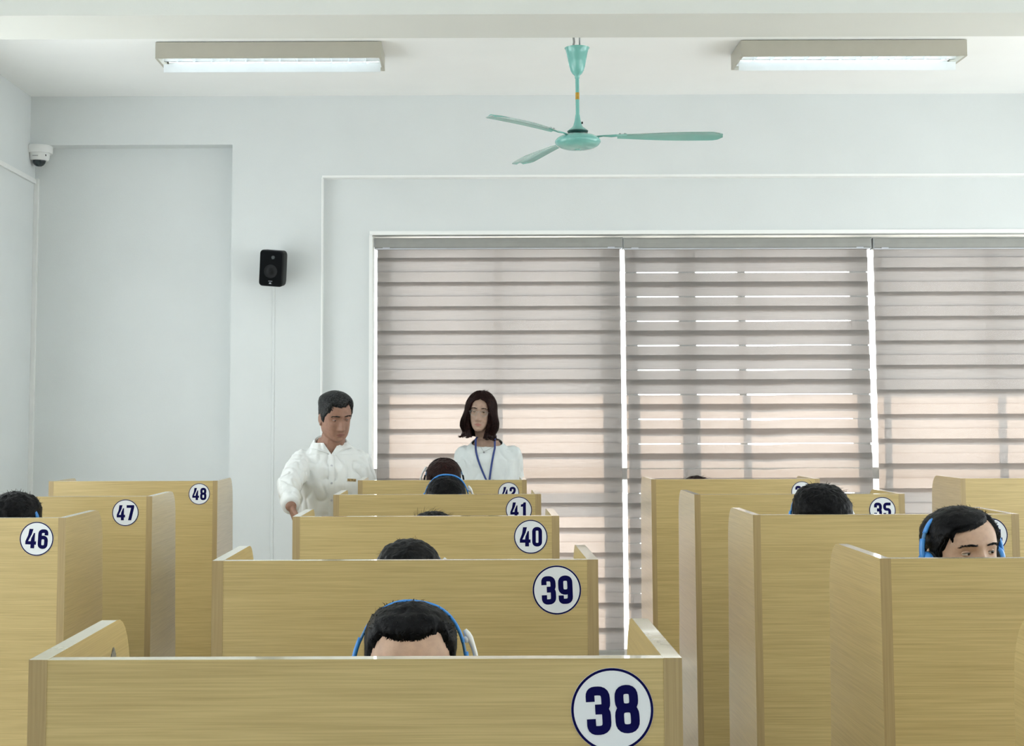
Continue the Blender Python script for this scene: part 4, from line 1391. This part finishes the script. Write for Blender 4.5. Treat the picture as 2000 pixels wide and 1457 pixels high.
# --- the standing woman
def standing_woman():
    Y = 8.22
    eye = at(938, 805, Y)
    root = thing('person', 'standing woman with dark bobbed hair, glasses and a blue lanyard', 'person', (eye.x + .012, Y, 0), 0)
    inv = Matrix.Translation(root.location).inverted()
    def P(px, py, YY): return inv @ at(px, py, YY)
    hc = P(939, 805, Y - .03)
    HM = head_frame(hc, -8, 2, 5) @ Matrix.Scale(.95, 4)
    wide, jaw = .96, .92
    hm = head_mesh(wide, jaw).move(HM)
    b = MB(); b.add(hm.v, hm.f)
    neck = P(951, 866, Y + .02)
    shz = neck.z - .03
    cx = neck.x
    b.capsule(hc + Vector((0, .03, -.06)), neck + Vector((0, .01, -.02)), .047, .052)
    def tors(e):
        return [ring(cx, .02, .84, .175 + e, .12 + e), ring(cx, .02, 1.0, .15 + e, .10 + e), ring(cx, .01, 1.13, .145 + e, .10 + e), ring(cx, -.005, 1.24, .155 + e, .118 + e),
                ring(cx, .0, shz - .06, .160 + e, .095 + e), ring(cx, .005, shz - .01, .135 + e, .07 + e), ring(cx, .01, shz + .025, .085 + e, .058 + e), ring(cx, .012, shz + .055, .060 + e, .050 + e)]
    b.loft(tors(0))
    A = []
    for q, sp, ep, wp in ((-1, (907, 889), (901, 965), (912, 1040)), (1, (1001, 889), (1008, 970), (1000, 1050))):
        s = P(sp[0], sp[1], Y + .01); e = P(ep[0], ep[1], Y + .06); w_ = P(wp[0], wp[1], Y - .06)
        A.append((s, e, w_))
        limb(b, [s + Vector((0, 0, -.02)), e, w_], [.038, .034, .025])
        hand(b, w_, (-q * .1, -.4, -.9), (q, 0, .1), (0, -1, .2), .4)
    for q in (-1, 1):
        limb(b, [(cx + q * .085, .02, .84), (cx + q * .09, .01, .46), (cx + q * .09, .04, .09)], [.088, .058, .038])
        b.capsule((cx + q * .09, .04, .045), (cx + q * .10, -.10, .03), .04, .032)
    me = remesh(b, .0032, 'body', 'skin_woman', 1)
    colour_lips(me, HM.inverted(), wide)
    mo('body', me, root)
    eyes(root, HM, 'skin_woman', wide, (-.1, -.15), .55); brows(root, HM, 'hair_brown', wide, .0, .6)
    # bobbed hair
    rnd = random.Random(21)
    hb = MB()
    na, nv = 90, 44
    zend = -.150
    def half_open(z):                                   # half width of the face opening at height z
        if z > .083: return 0.0
        k = [(.083, .004), (.077, .030), (.062, .047), (.045, .056), (.02, .063), (-.03, .067), (-.07, .066), (-.10, .052), (-.16, .036)]
        for (z0, w0_), (z1, w1_) in zip(k, k[1:]):
            if z >= z1: return w0_ + (w1_ - w0_) * (z0 - z) / (z0 - z1)
        return .04
    def hp(a, v, layer=0):
        """a: -1..1 around from the right of the parting over the back to the left; v: 0 crown .. 1 ends"""
        z = .133 - v * (.133 - zend)
        zz_ = min(z, .1149)
        if z > .02:
            t = max(0.0, 1 - ((z - .02) / .1135) ** 2) ** .5
            rx, ryf, ryb = .098 * t, .104 * t, .118 * t
        else:
            f = sstep(.02, -.07, z)
            rx = .098 + .020 * f - .022 * sstep(-.085, -.15, z) + .012 * sstep(-.125, -.15, z)
            ryf = .104 - .03 * f
            ryb = .118 - .004 * f - .03 * sstep(-.06, -.15, z)
        ho = half_open(z)
        a0 = math.asin(min(.98, ho / max(rx, .02))) if ho > 0 else 0.0
        az = math.copysign(a0 + (PI - a0) * (1 - abs(a)), a) if a else PI
        s, c = math.sin(az), math.cos(az)
        p = Vector((rx * s, (-ryf if c > 0 else -ryb) * c, z))
        k_ = noise.noise(Vector((az * 7, z * 6, 3))) * .0045 + noise.noise(Vector((az * 26, z * 9, 9))) * .0022
        p *= 1 + k_ / .1
        if layer: p = Vector((p.x * .84, p.y * .86, p.z - .004))
        p.z += .006 * noise.noise(Vector((az * 6, 1, 1))) * sstep(.7, 1, v)
        return p
    for layer in (0, 1):
        hb.grid([[hp(-1 + 2 * k / na, i / nv, layer) for k in range(na + 1)] for i in range(1, nv + 1)])
    hb.grid([[hp(-1 + 2 * k / na, 1, l) for k in range(na + 1)] for l in (0, 1)])
    for e in (-1, 1):
        hb.grid([[hp(e, i / nv, 0), hp(e, i / nv, 1)] for i in range(1, nv + 1)])
    hb.add([hp(-1 + 2 * k / na, 1 / nv, 0) for k in range(na + 1)] + [Vector((0, 0, .1335))], [(k, k + 1, na + 1) for k in range(na)])
    for _ in range(2600):
        a = rnd.uniform(-1, 1); v = rnd.random() ** .8 * .8
        L = rnd.uniform(.10, .24)
        pts = [hp(a, min(1.0, v + L * j / 3)) * (1.012 + .012 * rnd.random() * j / 3) for j in range(4)]
        if v + L > 1: pts[-1] += Vector((pts[-1].x * .12, 0, -.010 * rnd.random()))
        ribbon(hb, pts, .0024, Vector((pts[0].x, pts[0].y, .01)).normalized())
    for _ in range(90):                                  # curled ends
        a = rnd.choice((-1, 1)) * rnd.uniform(.3, 1); p = hp(a, .97)
        q = math.copysign(1, p.x)
        pts = [p, p + Vector((q * .004, -.004, -.012)), p + Vector((q * .014, -.006, -.018)), p + Vector((q * .024, -.005, -.012 + rnd.uniform(-.006, .006)))]
        ribbon(hb, pts, .004, Vector((0, -1, .2)))
    for _ in range(12):
        p = Vector((rnd.uniform(-.01, .03), -.02, .131))
        ribbon(hb, [p, p + Vector((.006, 0, .006)), p + Vector((.016, 0, rnd.uniform(.004, .012)))], .0012, Vector((0, -1, 0)))
    hb.move(HM).build('hair', 'hair_brown', root, smooth=True, fix=False)
    # glasses
    gl = thing('glasses', 'thin wire glasses on the standing woman', 'glasses', root.location + hc)
    G = Matrix.Translation(-hc) @ HM
    fr = MB()
    for q in (-1, 1):
        pts = [(q * .032 + .0225 * math.cos(t), -.093 + .004 * abs(math.cos(t)) * (1 if q * math.cos(t) > 0 else 0), -.003 + .0165 * math.sin(t)) for t in [2 * PI * k / 28 for k in range(29)]]
        MB().tube(pts, .0008, 6).move(G).build('rim', 'steel', gl, smooth=True)
        MB().tube([(q * .0545, -.089, .004), (q * .066, -.07, .004), (q * .0725, -.01, .002), (q * .074, .02, -.01)], .0009, 6).move(G).build('temple', 'steel', gl, smooth=True)
        ln = MB(); ln.add([pts[k] for k in range(28)], [tuple(range(28))]); ln.move(G).build('lens', 'glass', gl)
    MB().tube([(-.0098, -.0935, .001), (-.004, -.0965, .005), (.004, -.0965, .005), (.0098, -.0935, .001)], .0009, 6).move(G).build('bridge', 'steel', gl, smooth=True)
    # blouse
    b = MB(); b.loft(tors(.014))
    for s, e, w_ in A:
        limb(b, [s, e, e + (w_ - e) * .75], [.057, .054, .048])
    sm = remesh(b, .0075, 'blouse', 'blouse', 5)
    wrinkle(sm, .005, 11.0, 5)
    plane_cut(sm, Vector((cx, .012, shz + .048)), Vector((0, -.45, 1)))
    so = mo('blouse', sm, root)
    md = so.modifiers.new('t', 'SOLIDIFY'); md.thickness = .003; md.offset = -1
    bv = BVHTree.FromPolygons([v.co for v in sm.vertices], [p.vertices for p in sm.polygons])
    def front(x, z, d=.003):
        h_ = bv.ray_cast(Vector((x, -1, z)), Vector((0, 1, 0)))
        return Vector((x, (h_[0].y if h_[0] else -.08) - d, z))
    # lanyard
    ly = thing('lanyard', 'navy blue lanyard hanging from the neck of the standing woman', 'lanyard', root.location)
    end = P(955, 948, Y - .13)
    for q, sp, mid in ((-1, (929, 862), (931, 900)), (1, (966, 858), (959, 905))):
        a = P(sp[0], sp[1], Y + .0); m_ = P(mid[0], mid[1], Y - .1)
        pts = [Vector((cx + q * .03, .075, shz + .085)), Vector((cx + q * .052, .02, shz + .076))]
        pts += [front(a.x, a.z - .004) if False else Vector((a.x, -.075, shz + .055)), front(a.x, shz + .012, .010)]
        N_ = 12
        for i in range(N_ + 1):
            t = i / N_
            c_ = (1 - t) ** 2 * Vector((a.x, 0, shz + .005)) + 2 * t * (1 - t) * Vector((m_.x - q * .0, 0, m_.z)) + t * t * Vector((end.x, 0, end.z))
            pts.append(front(c_.x, c_.z, .005))
        b = MB(); rows = []
        for p in pts: rows.append([p + Vector((-.0055, 0, 0)), p + Vector((.0055, 0, 0))])
        o = b.grid(rows).build('strap', 'lanyard', ly, smooth=True)
        md = o.modifiers.new('t', 'SOLIDIFY'); md.thickness = .0015
    p = front(end.x, end.z - .03, .008)
    MB().tube([front(end.x, end.z, .006), p], .004, 8).build('clip', 'steel', ly)
    MB().box(p.x - .035, p.x + .035, p.y - .004, p.y, p.z - .11, p.z).build('card_holder', 'white', ly, bevel=.003)
    # necklace
    nk = thing('necklace', 'fine chain necklace with a small dark pendant on the woman', 'necklace', root.location)
    pe = P(945, 882, Y - .1)
    for q in (-1, 1):
        st_ = Vector((cx + q * .036, 0, shz + .012))
        pts = [front(st_.x + (pe.x - st_.x) * t, st_.z + (pe.z - st_.z) * t ** .85, .0035) for t in [k / 10 for k in range(11)]]
        MB().tube(pts, .0009, 6).build('chain', 'steel', nk, smooth=True)
    MB().ball(front(pe.x, pe.z - .003, .006), (.0055, .004, .006), 12, 8).build('pendant', 'steel', nk, smooth=True)
    b = MB(); b.loft([ring(cx, .02, .80, .182, .128), ring(cx, .02, .9, .176, .122), ring(cx, .02, .95, .165, .114)])
    for q in (-1, 1):
        limb(b, [(cx + q * .085, .02, .84), (cx + q * .09, .01, .46), (cx + q * .09, .04, .10)], [.10, .076, .06])
    mo('trousers', remesh(b, .012, 'trousers', 'trousers', 3), root)
    for q in (-1, 1):
        s_ = MB().loft([[Vector((cx + q * .1 + p[0] * sx, p[1] * sy - .03, z)) for p in [(math.cos(2 * PI * k / 20), math.sin(2 * PI * k / 20)) for k in range(20)]] for z, sx, sy in ((0, .044, .13), (.03, .046, .132), (.05, .04, .11), (.08, .03, .05))])
        s_.build('shoe', 'shoe', root, smooth=True)
standing_woman()
